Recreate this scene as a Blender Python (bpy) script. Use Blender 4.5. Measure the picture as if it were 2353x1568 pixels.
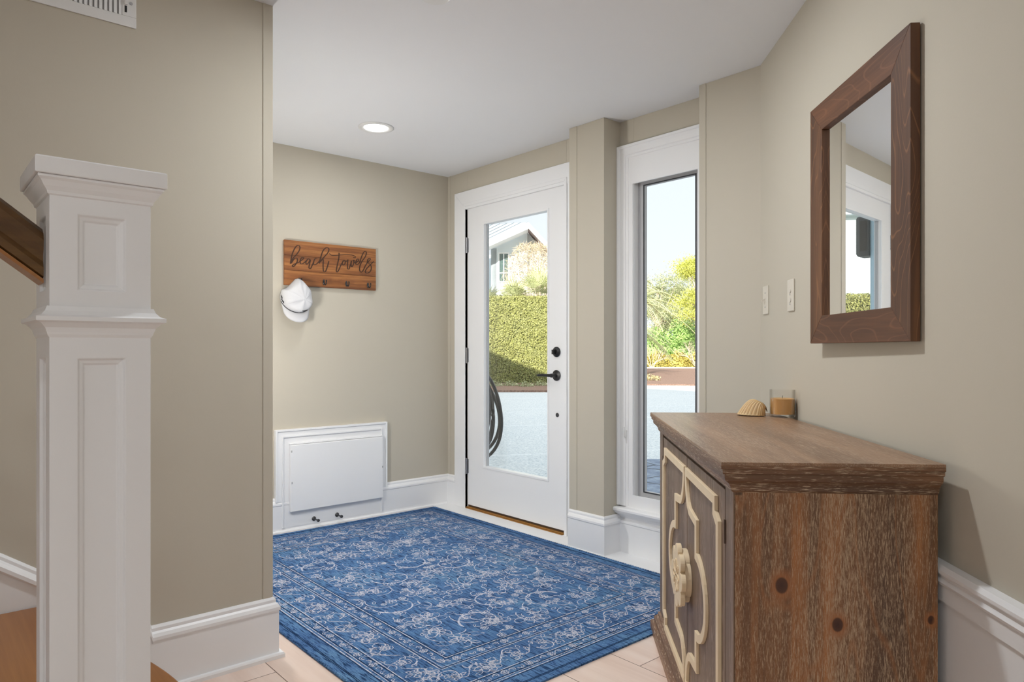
import bpy, bmesh, math, random
from mathutils import Vector, Matrix, noise
random.seed(7)
S=bpy.context.scene
for o in list(bpy.data.objects): bpy.data.objects.remove(o)

# ------------------------------------------------------------------ camera
TH=math.radians(41); CT,ST=math.cos(TH),math.sin(TH)
CX,CY,CZ=-2.93,-4.07,1.105
cam=bpy.data.cameras.new('camera'); camo=bpy.data.objects.new('camera',cam)
S.collection.objects.link(camo); S.camera=camo
camo.location=(CX,CY,CZ)
fwd=Vector((ST,CT,0)); 
camo.rotation_euler=(math.pi/2,0,math.atan2(-fwd.x,fwd.y))
cam.sensor_width=36; cam.lens=36*1600/2353.0
cam.shift_y=19/2353.0; cam.clip_start=.02; cam.clip_end=500
def cw(X,Z,z=0):            # a spot X metres right of and Z metres ahead of the camera's standpoint
    return Vector((CX+X*CT+Z*ST, CY-X*ST+Z*CT, z))

# ------------------------------------------------------------------ sky, sun, exposure
S.view_settings.view_transform='Standard'; S.view_settings.look='None'
S.view_settings.gamma=1; S.view_settings.exposure=0.07; S.view_settings.use_curve_mapping=False
W=bpy.data.worlds.new('sky'); S.world=W; W.use_nodes=True
nt=W.node_tree; nt.nodes.clear()
tc=nt.nodes.new('ShaderNodeTexCoord'); sp=nt.nodes.new('ShaderNodeSeparateXYZ')
cr=nt.nodes.new('ShaderNodeValToRGB'); bg=nt.nodes.new('ShaderNodeBackground'); ou=nt.nodes.new('ShaderNodeOutputWorld')
nt.links.new(tc.outputs['Generated'],sp.inputs[0]); nt.links.new(sp.outputs['Z'],cr.inputs[0])
nt.links.new(cr.outputs[0],bg.inputs[0]); nt.links.new(bg.outputs[0],ou.inputs[0])
cr.color_ramp.elements[0].position=0.0; cr.color_ramp.elements[0].color=(.575,.59,.60,1)
cr.color_ramp.elements[1].position=.25; cr.color_ramp.elements[1].color=(.50,.545,.58,1)
e=cr.color_ramp.elements.new(.08); e.color=(.54,.57,.59,1)
e=cr.color_ramp.elements.new(.9); e.color=(.92,.96,1.0,1)
bg.inputs[1].default_value=1.75
SUN=Vector((.85*.906,.52*.906,-.4226)).normalized()
sl=bpy.data.lights.new('sun','SUN'); sl.energy=7.5; sl.angle=math.radians(.53); sl.color=(1,.95,.86)
so=bpy.data.objects.new('sun',sl); S.collection.objects.link(so)
so.rotation_euler=(-SUN).to_track_quat('Z','Y').to_euler(); so.location=(-5,-5,12)

# ------------------------------------------------------------------ helpers
def new_mesh_obj(name,verts,faces,mats,parent=None,smooth=False,mi=None):
    me=bpy.data.meshes.new(name); me.from_pydata([tuple(v) for v in verts],[],faces)
    for m in (mats if isinstance(mats,(list,tuple)) else [mats]): me.materials.append(m)
    if mi: me.polygons.foreach_set('material_index',mi)
    if smooth: me.polygons.foreach_set('use_smooth',[True]*len(me.polygons))
    me.update()
    o=bpy.data.objects.new(name,me); S.collection.objects.link(o)
    if parent: o.parent=parent
    return o
class MB:
    def __init__(s): s.v=[]; s.f=[]; s.m=[]; s.cm=0
    def face(s,idx): s.f.append(idx); s.m.append(s.cm)
    def box(s,a,b,rz=0,c=None,rot=None):
        x0,y0,z0=a; x1,y1,z1=b; n=len(s.v)
        P=[Vector(p) for p in ((x0,y0,z0),(x1,y0,z0),(x1,y1,z0),(x0,y1,z0),(x0,y0,z1),(x1,y0,z1),(x1,y1,z1),(x0,y1,z1))]
        if rot is not None:
            cc=(Vector(a)+Vector(b))/2
            P=[rot@(p-cc)+cc for p in P]
        s.v+=P
        for f in ((0,3,2,1),(4,5,6,7),(0,1,5,4),(1,2,6,5),(2,3,7,6),(3,0,4,7)): s.face(tuple(n+i for i in f))
        return s
    def prism(s,pts,fn,h0,h1):   # polygon (a,b) extruded, fn(a,b,h)->xyz
        n=len(s.v); k=len(pts)
        s.v+=[Vector(fn(a,b,h0)) for a,b in pts]+[Vector(fn(a,b,h1)) for a,b in pts]
        s.face(tuple(n+i for i in range(k))); s.face(tuple(n+k+i for i in reversed(range(k))))
        for i in range(k): j=(i+1)%k; s.face((n+i,n+k+i,n+k+j,n+j))
        return s
    def loft(s,rings,cap=True,closed=True):
        n0=len(s.v); k=len(rings[0])
        for r in rings: s.v+=[Vector(p) for p in r]
        for a in range(len(rings)-1):
            for i in range(k if closed else k-1):
                j=(i+1)%k
                s.face((n0+a*k+i,n0+a*k+j,n0+(a+1)*k+j,n0+(a+1)*k+i))
        if cap and closed:
            s.face(tuple(n0+i for i in reversed(range(k)))); m=n0+(len(rings)-1)*k
            s.face(tuple(m+i for i in range(k)))
        return s
    def tube(s,pts,r,n=8,cap=True):
        pts=[Vector(p) for p in pts]; rings=[]
        rr=r if isinstance(r,(list,tuple)) else [r]*len(pts)
        up=Vector((0,0,1)); 
        for i,p in enumerate(pts):
            d=(pts[min(i+1,len(pts)-1)]-pts[max(i-1,0)]).normalized()
            a=d.cross(up)
            if a.length<.05: a=d.cross(Vector((1,0,0)))
            a.normalize(); b=d.cross(a).normalized()
            rings.append([p+rr[i]*(math.cos(t)*a+math.sin(t)*b) for t in [2*math.pi*q/n for q in range(n)]])
        return s.loft(rings,cap)
    def lathe(s,prof,c,axis='z',n=24):
        rings=[]
        for r,h in prof:
            ring=[]
            for q in range(n):
                t=2*math.pi*q/n; x,y=r*math.cos(t),r*math.sin(t)
                p={'z':(x,y,h),'x':(h,x,y),'y':(x,h,y)}[axis] if isinstance(axis,str) else None
                if p is None:
                    ax=axis.normalized(); u=ax.orthogonal().normalized(); w=ax.cross(u)
                    ring.append(Vector(c)+u*x+w*y+ax*h)
                else: ring.append(Vector(c)+Vector(p))
            rings.append(ring)
        return s.loft(rings)
    def square(s,prof,x0,x1,y0,y1,back=None):   # rectangular profile stack: (overhang,z)
        rings=[]
        for o,z in prof:
            rings.append([(x0-o,y0-(0 if back=='y0' else o),z),(x1+o,y0-(0 if back=='y0' else o),z),(x1+o,y1+o,z),(x0-o,y1+o,z)])
        return s.loft(rings)
    def ribbon(s,pts,w,fn,h=0.0):    # flat ribbon in a plane; fn(a,b,h)->xyz
        n=len(s.v); N=len(pts)
        ww=w if isinstance(w,(list,tuple)) else [w]*N
        for i,(a,b) in enumerate(pts):
            p0=pts[max(i-1,0)]; p1=pts[min(i+1,N-1)]
            dx,dy=p1[0]-p0[0],p1[1]-p0[1]; L=math.hypot(dx,dy) or 1
            nx,ny=-dy/L*ww[i]/2,dx/L*ww[i]/2
            s.v.append(Vector(fn(a+nx,b+ny,h))); s.v.append(Vector(fn(a-nx,b-ny,h)))
        for i in range(N-1): s.face((n+2*i,n+2*i+1,n+2*i+3,n+2*i+2))
        return s
    def strip3(s,pts,w,fn,h0,h1,closed=False):  # raised band along a polyline, mitred
        N=len(pts); L=[];R=[]
        for i in range(N):
            if closed: a,b,c=pts[i-1],pts[i],pts[(i+1)%N]
            else: a,b,c=pts[max(i-1,0)],pts[i],pts[min(i+1,N-1)]
            d1=Vector((b[0]-a[0],b[1]-a[1])); d2=Vector((c[0]-b[0],c[1]-b[1]))
            if d1.length<1e-9: d1=d2
            if d2.length<1e-9: d2=d1
            d1.normalize(); d2.normalize()
            n1=Vector((-d1.y,d1.x)); n2=Vector((-d2.y,d2.x)); m=n1+n2
            if m.length<.3: m=n1
            m=m/ max(.35,m.dot(n1)) 
            L.append((b[0]+m.x*w/2,b[1]+m.y*w/2)); R.append((b[0]-m.x*w/2,b[1]-m.y*w/2))
        n=len(s.v)
        for i in range(N):
            s.v+=[Vector(fn(*L[i],h0)),Vector(fn(*L[i],h1)),Vector(fn(*R[i],h1)),Vector(fn(*R[i],h0))]
        for i in range(N if closed else N-1):
            j=(i+1)%N
            for k in range(4): s.face((n+4*i+k,n+4*j+k,n+4*j+(k+1)%4,n+4*i+(k+1)%4))
        if not closed:
            s.face((n,n+1,n+2,n+3)); m=n+4*(N-1); s.face((m+3,m+2,m+1,m))
        return s
    def build(s,name,mats,parent=None,smooth=False,bevel=0,seg=2,fix=True):
        o=new_mesh_obj(name,s.v,s.f,mats,parent,smooth,s.m if isinstance(mats,(list,tuple)) else None)
        if fix:
            bm=bmesh.new(); bm.from_mesh(o.data); bmesh.ops.recalc_face_normals(bm,faces=bm.faces); bm.to_mesh(o.data); bm.free()
        if bevel:
            md=o.modifiers.new('b','BEVEL'); md.width=bevel; md.segments=seg; md.limit_method='ANGLE'; md.angle_limit=math.radians(40)
        return o
def tag(o,label=None,cat=None,group=None,kind=None):
    if label: o['label']=label
    if cat: o['category']=cat
    if group: o['group']=group
    if kind: o['kind']=kind
    return o
def empty(name,loc=(0,0,0),rz=0):
    o=bpy.data.objects.new(name,None); S.collection.objects.link(o); o.location=loc; o.rotation_euler=(0,0,rz); o.empty_display_size=.1; return o
def struct(o): o['kind']='structure'; return o
def smooth_pts(p,n=6):
    out=[]
    P=[p[0]]+list(p)+[p[-1]]
    for i in range(1,len(P)-2):
        a,b,c,d=[Vector(q) for q in P[i-1:i+3]]
        for k in range(n):
            t=k/n
            out.append(tuple(.5*((2*b)+(c-a)*t+(2*a-5*b+4*c-d)*t*t+(3*b-a-3*c+d)*t**3)))
    out.append(tuple(p[-1])); return out

# ------------------------------------------------------------------ materials
def mat(name,col,rough=.5,metal=0,spec=.5):
    m=bpy.data.materials.new(name); m.use_nodes=True; b=m.node_tree.nodes['Principled BSDF']
    b.inputs['Base Color'].default_value=(*col,1); b.inputs['Roughness'].default_value=rough; b.inputs['Metallic'].default_value=metal
    b.inputs['Specular IOR Level'].default_value=spec
    return m
def N(m,t,**k):
    n=m.node_tree.nodes.new(t)
    for a,v in k.items(): setattr(n,a,v)
    return n
def lk(m,a,b): m.node_tree.links.new(a,b)
def bsdf(m): return m.node_tree.nodes['Principled BSDF']
def coords(m,scale=(1,1,1),rot=(0,0,0),loc=(0,0,0),kind='Object'):
    t=N(m,'ShaderNodeTexCoord'); p=N(m,'ShaderNodeMapping')
    p.inputs['Scale'].default_value=scale; p.inputs['Rotation'].default_value=rot; p.inputs['Location'].default_value=loc
    lk(m,t.outputs[kind],p.inputs[0]); return p.outputs[0]
def noise_tex(m,vec,scale,detail=4,rough=.55,dist=0):
    n=N(m,'ShaderNodeTexNoise'); n.inputs['Scale'].default_value=scale; n.inputs['Detail'].default_value=detail
    n.inputs['Roughness'].default_value=rough; n.inputs['Distortion'].default_value=dist
    if vec is not None: lk(m,vec,n.inputs['Vector'])
    return n.outputs['Fac']
def ramp(m,fac,stops,interp='LINEAR'):
    r=N(m,'ShaderNodeValToRGB'); r.color_ramp.interpolation=interp
    el=r.color_ramp.elements
    while len(el)<len(stops): el.new(.5)
    for e_,(p,c) in zip(el,stops): e_.position=p; e_.color=(*c,1) if len(c)==3 else c
    lk(m,fac,r.inputs[0]); return r.outputs[0]
def mix(m,fac,a,b,mode='MIX'):
    n=N(m,'ShaderNodeMix',data_type='RGBA',blend_type=mode)
    for s_,v in ((0,fac),(6,a),(7,b)):
        if hasattr(v,'links') or hasattr(v,'is_output'): lk(m,v,n.inputs[s_])
        else: n.inputs[s_].default_value=v if s_==0 else (*v,1)
    return n.outputs[2]
def math_(m,op,a,b=None,clamp=False):
    n=N(m,'ShaderNodeMath',operation=op,use_clamp=clamp)
    for i,v in enumerate((a,b)):
        if v is None: continue
        if hasattr(v,'is_output'): lk(m,v,n.inputs[i])
        else: n.inputs[i].default_value=v
    return n.outputs[0]
def bump(m,h,strength=.2,dist=.01):
    b=N(m,'ShaderNodeBump'); b.inputs['Strength'].default_value=strength; b.inputs['Distance'].default_value=dist
    lk(m,h,b.inputs['Height']); lk(m,b.outputs[0],bsdf(m).inputs['Normal'])
def setcol(m,c): lk(m,c,bsdf(m).inputs['Base Color'])

M={}
m=M['wall']=mat('beige_wall_paint',(.60,.55,.45),.75,spec=.25)
c=coords(m); f1=noise_tex(m,c,1.3,2); setcol(m,mix(m,f1,(.565,.52,.43),(.55,.505,.418))); bump(m,noise_tex(m,c,180,2),.06,.002)
m=M['ceil']=mat('ceiling_paint',(.85,.855,.87),.9,spec=.1); bump(m,noise_tex(m,coords(m),150,2),.05,.002)
m=M['trim']=mat('white_trim_paint',(.89,.89,.895),.38); bump(m,noise_tex(m,coords(m,(1,1,1)),40,3),.03,.002)
M['doorw']=mat('white_door_paint',(.89,.89,.895),.3)
M['platew']=mat('almond_plastic',(.70,.65,.56),.35)
M['plastic']=mat('white_plastic',(.82,.82,.81),.35)
M['black']=mat('black_metal',(.012,.012,.013),.38)
M['darkgap']=mat('dark_gap',(.02,.02,.02),.9)
M['hinge']=mat('satin_nickel',(.32,.32,.33),.35,.9)
M['dgrey']=mat('dark_grey_metal',(.05,.05,.055),.4,.3)
M['bronze']=mat('bronze_sill',(.36,.17,.035),.35,.2)
M['bronzed']=mat('dark_sweep',(.06,.03,.015),.6)
M['rubber']=mat('black_rubber',(.012,.012,.014),.4)
M['sash']=mat('grey_sash',(.46,.46,.47),.5)
M['cream']=mat('cream_overlay',(.80,.67,.48),.45)
c=coords(M['cream']); setcol(M['cream'],mix(M['cream'],noise_tex(M['cream'],c,25,4),(.84,.70,.50),(.76,.59,.37)))
m=M['cap']=mat('cap_cotton',(.66,.66,.68),.85,spec=.1); bump(m,noise_tex(m,coords(m),600,2),.15,.001)
M['capblk']=mat('cap_black',(.01,.01,.013),.7)
M['glow']=None
m=bpy.data.materials.new('lamp_lens'); m.use_nodes=True; m.node_tree.nodes.clear()
e_=m.node_tree.nodes.new('ShaderNodeEmission'); e_.inputs[0].default_value=(1,.985,.95,1); e_.inputs[1].default_value=9
o_=m.node_tree.nodes.new('ShaderNodeOutputMaterial'); m.node_tree.links.new(e_.outputs[0],o_.inputs[0]); M['glow']=m
def glassmat(name,tint=(1,1,1),refl=.06):
    m=bpy.data.materials.new(name); m.use_nodes=True; nt=m.node_tree; nt.nodes.clear()
    t=nt.nodes.new('ShaderNodeBsdfTransparent'); t.inputs[0].default_value=(*tint,1)
    g=nt.nodes.new('ShaderNodeBsdfGlossy'); g.inputs['Roughness'].default_value=.01
    fr=nt.nodes.new('ShaderNodeFresnel'); fr.inputs[0].default_value=1.3
    mx=nt.nodes.new('ShaderNodeMixShader'); o=nt.nodes.new('ShaderNodeOutputMaterial')
    ml=nt.nodes.new('ShaderNodeMath'); ml.operation='MULTIPLY'; ml.inputs[1].default_value=refl*10
    nt.links.new(fr.outputs[0],ml.inputs[0]); nt.links.new(ml.outputs[0],mx.inputs[0])
    nt.links.new(t.outputs[0],mx.inputs[1]); nt.links.new(g.outputs[0],mx.inputs[2]); nt.links.new(mx.outputs[0],o.inputs[0])
    return m
M['glass']=glassmat('window_glass',(.99,.995,.995),.02)
M['jar']=glassmat('candle_glass',(.985,.98,.975),.045)
M['mirror']=mat('mirror_silver',(.93,.94,.94),.0,1)
m=M['wax']=mat('cream_wax',(.66,.37,.13),.5); b=bsdf(m); b.inputs['Subsurface Weight'].default_value=.3; b.inputs['Subsurface Radius'].default_value=(.02,.012,.006)

def wood(name,grain_axis,cols,fleck=None,scale=1.0,rough=.45,ring=True,knots=None,bumps=.25,fleckamt=(.60,.66),fs=1.0,both=False,arcs=None):
    """grain stretched along one object axis"""
    m=mat(name,cols[0],rough)
    st=[1,1,1]; st[grain_axis]=.06
    if both: st=[.06,.06,1]
    c=coords(m,tuple(x*scale for x in st))
    n1=noise_tex(m,c,9,5,.6,.6)
    st2=[.03,.03,1] if both else [1,1,1]; st2[grain_axis]=.03
    c2=coords(m,tuple(x*scale for x in st2)); n2=noise_tex(m,c2,90,3,.6)
    col=ramp(m,n1,[(.30,cols[2]),(.47,cols[0]),(.62,cols[1]),(.75,cols[0])])
    col=mix(m,ramp(m,n2,[(.35,(0,0,0)),(.65,(1,1,1))]),col,mix(m,.45,col,cols[2]))
    if fleck:
        st3=[.06,.06,1] if both else [1,1,1]; st3[grain_axis]=.06
        c3=coords(m,tuple(x*scale for x in st3)); n3=noise_tex(m,c3,260*fs,3,.7); n4=noise_tex(m,coords(m,tuple(x*scale for x in st)),14,2)
        thr=math_(m,'ADD',n3,math_(m,'MULTIPLY',n4,.25))
        col=mix(m,ramp(m,thr,[(fleckamt[0]+.125,(0,0,0)),(fleckamt[1]+.125,(1,1,1))]),col,fleck)
    if knots:
        k=None
        for (kp,kr) in knots:
            cc=N(m,'ShaderNodeTexCoord'); vs=N(m,'ShaderNodeVectorMath',operation='SUBTRACT'); vs.inputs[1].default_value=kp
            lk(m,cc.outputs['Object'],vs.inputs[0])
            vm=N(m,'ShaderNodeVectorMath',operation='MULTIPLY'); 
            vv=[1,1,1]; vv[grain_axis]=.75; vm.inputs[1].default_value=vv; lk(m,vs.outputs[0],vm.inputs[0])
            ln=N(m,'ShaderNodeVectorMath',operation='LENGTH'); lk(m,vm.outputs[0],ln.inputs[0])
            d=math_(m,'DIVIDE',ln.outputs['Value'],kr)
            d=math_(m,'MULTIPLY',d,.45)
            col=mix(m,ramp(m,d,[(0,(1,1,1)),(.5,(.8,.8,.8)),(1,(0,0,0))]),col,(.34,.125,.04))
            col=mix(m,ramp(m,d,[(0,(1,1,1)),(.36,(.9,.9,.9)),(.46,(0,0,0))]),col,(.05,.016,.008))
    if arcs:
        sa=[1,1,1]; sa[grain_axis]=.22
        na=noise_tex(m,coords(m,tuple(x*arcs[0] for x in sa)),4.5,1.5,.4,.2)
        fr=math_(m,'FRACT',math_(m,'MULTIPLY',na,arcs[1]))
        col=mix(m,ramp(m,fr,[(.0,(0,0,0)),(.84,(.0,.0,.0)),(.93,(.5,.5,.5)),(1,(0,0,0))]),col,arcs[2])
    setcol(m,col); bump(m,n2,bumps,.002)
    return m
M['mirw']=wood('walnut_stain',2,((.118,.048,.019),(.185,.078,.029),(.055,.022,.010)),arcs=(1.7,22,(.34,.15,.06)),rough=.55,scale=1.2,bumps=.12)
M['mirwh']=wood('walnut_stain_cross',0,((.115,.044,.017),(.17,.066,.026),(.06,.023,.010)),arcs=(1.7,16,(.24,.10,.045)),rough=.55,scale=1.2,bumps=.12)
M['sign']=wood('sign_planks',0,((.29,.105,.028),(.46,.19,.055),(.13,.042,.012)),rough=.55,scale=3.0,bumps=.4)
M['ctop']=wood('weathered_top',0,((.27,.145,.077),(.35,.195,.105),(.15,.08,.042)),fleck=(.43,.31,.22),rough=.33,scale=1.3,fleckamt=(.50,.66),fs=1.3)
M['cside']=wood('weathered_side',2,((.19,.088,.038),(.42,.165,.05),(.085,.045,.027)),fleck=(.50,.35,.22),rough=.42,scale=1.0,bumps=.4,fleckamt=(.50,.60),fs=3.6,arcs=(1.2,9,(.34,.135,.045)),
    knots=[((-1.491,.371,.574),.015),((-1.491,.249,.489),.013),((-1.491,.048,.505),.008)])
M['cfront']=wood('weathered_front',2,((.205,.135,.09),(.28,.19,.135),(.10,.06,.04)),fleck=(.42,.32,.25),rough=.5,scale=1.3,fleckamt=(.58,.66))
M['cmould']=wood('weathered_moulding',0,((.22,.105,.05),(.30,.14,.06),(.10,.05,.026)),fleck=(.50,.38,.26),rough=.42,scale=1.2,fleckamt=(.54,.62),fs=1.6,both=True)
M['cmouldy']=wood('weathered_moulding_short',1,((.24,.10,.04),(.32,.135,.05),(.11,.05,.024)),fleck=(.55,.40,.26),rough=.42,scale=1.2,fleckamt=(.57,.63))
M['tread']=wood('stair_oak',1,((.36,.15,.045),(.42,.185,.06),(.27,.10,.03)),rough=.35,scale=.8,bumps=.05)
M['rail']=wood('rail_oak',0,((.13,.062,.018),(.17,.085,.025),(.07,.032,.01)),rough=.3,scale=1,bumps=.05)

# floor planks, laid along world Y
m=M['floor']=mat('pale_plank_floor',(.66,.5,.4),.33)
t=N(m,'ShaderNodeTexCoord'); mp=N(m,'ShaderNodeMapping'); mp.inputs['Rotation'].default_value=(0,0,math.pi/2); lk(m,t.outputs['Object'],mp.inputs[0])
br=N(m,'ShaderNodeTexBrick'); lk(m,mp.outputs[0],br.inputs[0])
br.offset=.37; br.offset_frequency=2; br.squash=1
br.inputs['Scale'].default_value=1; br.inputs['Brick Width'].default_value=1.25; br.inputs['Row Height'].default_value=.2435
br.inputs['Mortar Size'].default_value=.0016; br.inputs['Mortar Smooth'].default_value=.1; br.inputs['Bias'].default_value=0
br.inputs['Color1'].default_value=(.78,.63,.54,1); br.inputs['Color2'].default_value=(.90,.77,.69,1); br.inputs['Mortar'].default_value=(.16,.09,.05,1)
mp.inputs['Location'].default_value=(.7575,.028,0)
gr=noise_tex(m,coords(m,(1,.08,1)),7,4,.6,.5)
g2=noise_tex(m,coords(m,(1,.06,1)),26,4,.6,.3)
setcol(m,mix(m,.85,br.outputs['Color'],mix(m,ramp(m,g2,[(.4,(0,0,0)),(.7,(.5,.5,.5))]),ramp(m,gr,[(.32,(.80,.70,.64)),(.5,(1,.95,.92)),(.68,(1,1,1))]),(.84,.74,.68)),'MULTIPLY'))

# rug
m=M['rug']=mat('blue_flatweave',(.05,.16,.33),.95,spec=.05)
cA=coords(m,(1,.11,1)); cB=coords(m,(1,1,1))
n1=noise_tex(m,cA,150,4,.65); n2=noise_tex(m,cB,3.2,3,.6); n3=noise_tex(m,coords(m,(1,.3,1)),420,2)
base=ramp(m,n2,[(.3,(.075,.145,.30)),(.5,(.10,.205,.41)),(.68,(.15,.29,.48))])
dk=mix(m,ramp(m,n1,[(.40,(1,1,1)),(.50,(0,0,0))]),base,(.02,.045,.11))
lt=mix(m,ramp(m,n1,[(.56,(0,0,0)),(.72,(.75,.75,.75))]),dk,(.22,.40,.55))
setcol(m,mix(m,ramp(m,n3,[(.4,(0,0,0)),(.65,(.5,.5,.5))]),lt,(.03,.09,.22))); bump(m,n1,.6,.003)
m=M['rugl']=mat('rug_cream_yarn',(.45,.47,.58),.95,spec=.05)
nb=noise_tex(m,coords(m,(1,.3,1)),170,3,.6)
setcol(m,mix(m,ramp(m,nb,[(.36,(0,0,0)),(.50,(1,1,1))]),(.07,.17,.36),(.57,.58,.66)))
m=M['rugd']=mat('rug_dark_yarn',(.015,.035,.09),.95,spec=.05)

# outdoors
m=M['drive']=mat('shell_concrete',(.60,.64,.66),.9)
cc=coords(m); a=noise_tex(m,cc,38,5,.75); bb=noise_tex(m,cc,1.1,3)
col=ramp(m,a,[(.32,(.22,.27,.31)),(.46,(.55,.60,.62)),(.56,(.66,.69,.69)),(.68,(.92,.93,.90))])
col=mix(m,math_(m,'MULTIPLY',bb,.3),col,(.78,.77,.72))
bk=N(m,'ShaderNodeTexBrick'); bk.inputs['Scale'].default_value=1; bk.inputs['Brick Width'].default_value=4.6; bk.inputs['Row Height'].default_value=3.1; bk.inputs['Mortar Size'].default_value=.018; bk.offset=0
bk.inputs['Color1'].default_value=(0,0,0,1); bk.inputs['Color2'].default_value=(0,0,0,1); bk.inputs['Mortar'].default_value=(1,1,1,1)
lk(m,coords(m,(1,1,1),(0,0,.5)),bk.inputs[0]); setcol(m,mix(m,bk.outputs['Color'],col,(.80,.82,.82))); bump(m,a,.5,.02)
m=M['mulch']=mat('brown_mulch',(.25,.15,.10),.95)
a=noise_tex(m,coords(m),22,5,.8); setcol(m,ramp(m,a,[(.3,(.08,.045,.035)),(.5,(.27,.165,.12)),(.7,(.45,.31,.24))])); bump(m,a,.6,.03)
m=M['flag']=mat('bluestone',(.12,.15,.22),.7)
v=N(m,'ShaderNodeTexVoronoi',feature='DISTANCE_TO_EDGE'); v.inputs['Scale'].default_value=2.2; lk(m,coords(m),v.inputs['Vector'])
a=noise_tex(m,coords(m),9,5,.7); col=ramp(m,a,[(.3,(.09,.12,.19)),(.55,(.20,.25,.33)),(.75,(.34,.40,.46))])
setcol(m,mix(m,ramp(m,v.outputs['Distance'],[(.01,(0,0,0)),(.035,(1,1,1))]),(.02,.025,.03),col)); bump(m,a,.6,.03)
M['kerb']=mat('pale_kerb',(.75,.68,.58),.9)
M['lawn']=mat('distant_ground',(.40,.42,.22),.95)
def leafmat(name,a,b,c_):
    m=mat(name,a,.55,spec=.3); n=noise_tex(m,coords(m),5,3,.7); n2=noise_tex(m,coords(m),60,2,.7)
    setcol(m,mix(m,ramp(m,n2,[(.35,(0,0,0)),(.65,(1,1,1))]),ramp(m,n,[(.35,a),(.65,b)]),c_)); return m
M['hedge']=leafmat('hedge_leaf',(.11,.155,.045),(.27,.31,.06),(.50,.47,.19))
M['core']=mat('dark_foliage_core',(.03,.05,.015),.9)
M['yel']=leafmat('yellow_green_leaf',(.42,.50,.05),(.52,.55,.08),(.62,.60,.18))
M['oliv']=leafmat('olive_leaf',(.30,.36,.14),(.40,.44,.22),(.50,.50,.32))
M['grn']=leafmat('bright_green_leaf',(.20,.42,.08),(.32,.52,.12),(.45,.58,.22))
M['gold']=leafmat('gold_leaf',(.45,.40,.07),(.58,.52,.10),(.50,.38,.12))
M['palm']=leafmat('palm_frond',(.30,.40,.14),(.45,.50,.22),(.62,.60,.36))
M['twig']=leafmat('tan_twig',(.50,.38,.26),(.60,.48,.34),(.66,.58,.48))
M['tan']=leafmat('tan_leaf',(.55,.46,.26),(.62,.52,.32),(.42,.36,.18))
M['stucco']=mat('pale_stucco',(.74,.80,.83),.9)
M['metroof']=mat('metal_roof',(.62,.67,.70),.35,.3)
M['seam']=mat('roof_seam',(.25,.30,.34),.4,.3)
M['soffit']=mat('brown_soffit',(.42,.30,.27),.8)
M['ewin']=mat('dark_window_glass',(.10,.16,.15),.1)
M['blue']=mat('pale_blue_paint',(.50,.66,.74),.6)
m=M['siding']=mat('white_lap_siding',(.66,.72,.74),.7)
wv=N(m,'ShaderNodeTexWave',bands_direction='Z',wave_profile='SAW'); wv.inputs['Scale'].default_value=1.6; lk(m,coords(m),wv.inputs[0])
setcol(m,ramp(m,wv.outputs['Fac'],[(0,(.30,.38,.42)),(.14,(.60,.68,.71)),(1,(.66,.73,.76))]))
M['spk']=mat('speaker_black',(.045,.05,.055),.6)
M['shell']=mat('shell_tan',(.62,.42,.20),.55)

H=2.34; q=math.sqrt(.5)
# ------------------------------------------------------------------ room shell
b=MB(); b.box((-9,-9,-.12),(.0,.0,0)); b.box((0,-2.5,-.12),(.15,0,-.002)); struct(b.build('floor',M['floor']))
b=MB(); b.box((-9,-9,H),(.15,.12,H+.15)); struct(b.build('ceiling',M['ceil']))
# wall_back
b=MB(); b.box((-1.95,0,-.1),(.062,.12,H)); struct(b.build('wall_back',M['wall']))
# left block: its face and end; slim corner bead strip
b=MB(); b.box((-9,-1.614,-.1),(-1.938,0,H)); struct(b.build('wall_left',M['wall'],bevel=.002)); b=MB(); b.box((-1.972,-1.617,.214),(-1.9365,-1.6145,H)); b.box((-1.9375,-1.6145,.214),(-1.9355,-1.58,H)); struct(b.build('trim_3',M['wall'],bevel=.001))
# door and window wall with its openings, piers
b=MB()
def wy(y0,y1,z0,z1,x0=0,x1=.15): b.box((x0,y0,z0),(x1,y1,z1))
wy(-.232,0,-.1,H,0,.062); wy(-1.188,-.232,2.10,H); wy(-1.60,-1.188,-.1,H); wy(-1.69,-1.60,-.1,H,0,.062); wy(-2.10,-1.69,-.1,.29,0,.062); wy(-2.10,-1.69,2.02,H,0,.062); wy(-2.18,-2.10,-.1,H,0,.062); wy(-2.6,-2.18,-.1,H); wy(-2.18,-1.60,-.1,.20,.062,.15); wy(-2.18,-1.60,2.11,H,.062,.15)
wy(-1.188,-.232,-.1,-.01)
b.box((-.13,-1.595,-.1),(0,-1.344,H)); b.box((-.13,-2.55,-.1),(0,-2.19,H))
b.box((-.133,-1.398,.2),(-.13,-1.340,H)); b.box((-.133,-2.222,.2),(-.13,-2.186,H)); b.box((-.003,-.035,.2),(0,0,H))
struct(b.build('wall_front',M['wall'],bevel=.0015))
# right wall, at 45 degrees
rw_=empty('wall_right',(-.13,-2.495,0),math.pi/4)          # local -x runs along the wall toward the camera, +y into the room
rw_['kind']='structure'
MB().box((-8.6,-.15,-.1),(.20,0,H)).build('plaster',M['wall'],rw_)
# rear and far side of the hall
struct(MB().box((-9.1,-9.1,-.1),(-6.0,-9,H)).build('wall_rear',M['wall']))
struct(MB().box((-9.1,-9,-.1),(-9,0,H)).build('wall_side',M['wall']))
# storey above and outside walls of this house
b=MB(); b.box((-10,-12,H+.2),(.15,9,7.95)); b.box((-10,.12,-.3),(.15,9,H+.2)); b.box((.0,-12,-.3),(.15,-2.6,H+.2)); b.box((-10,-12,-.3),(.15,-9.1,H+.2))
struct(b.build('wall_upper',M['blue']))
struct(MB().box((.15,-12,2.62),(.95,9,2.75)).build('trim_1',M['trim']))

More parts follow.
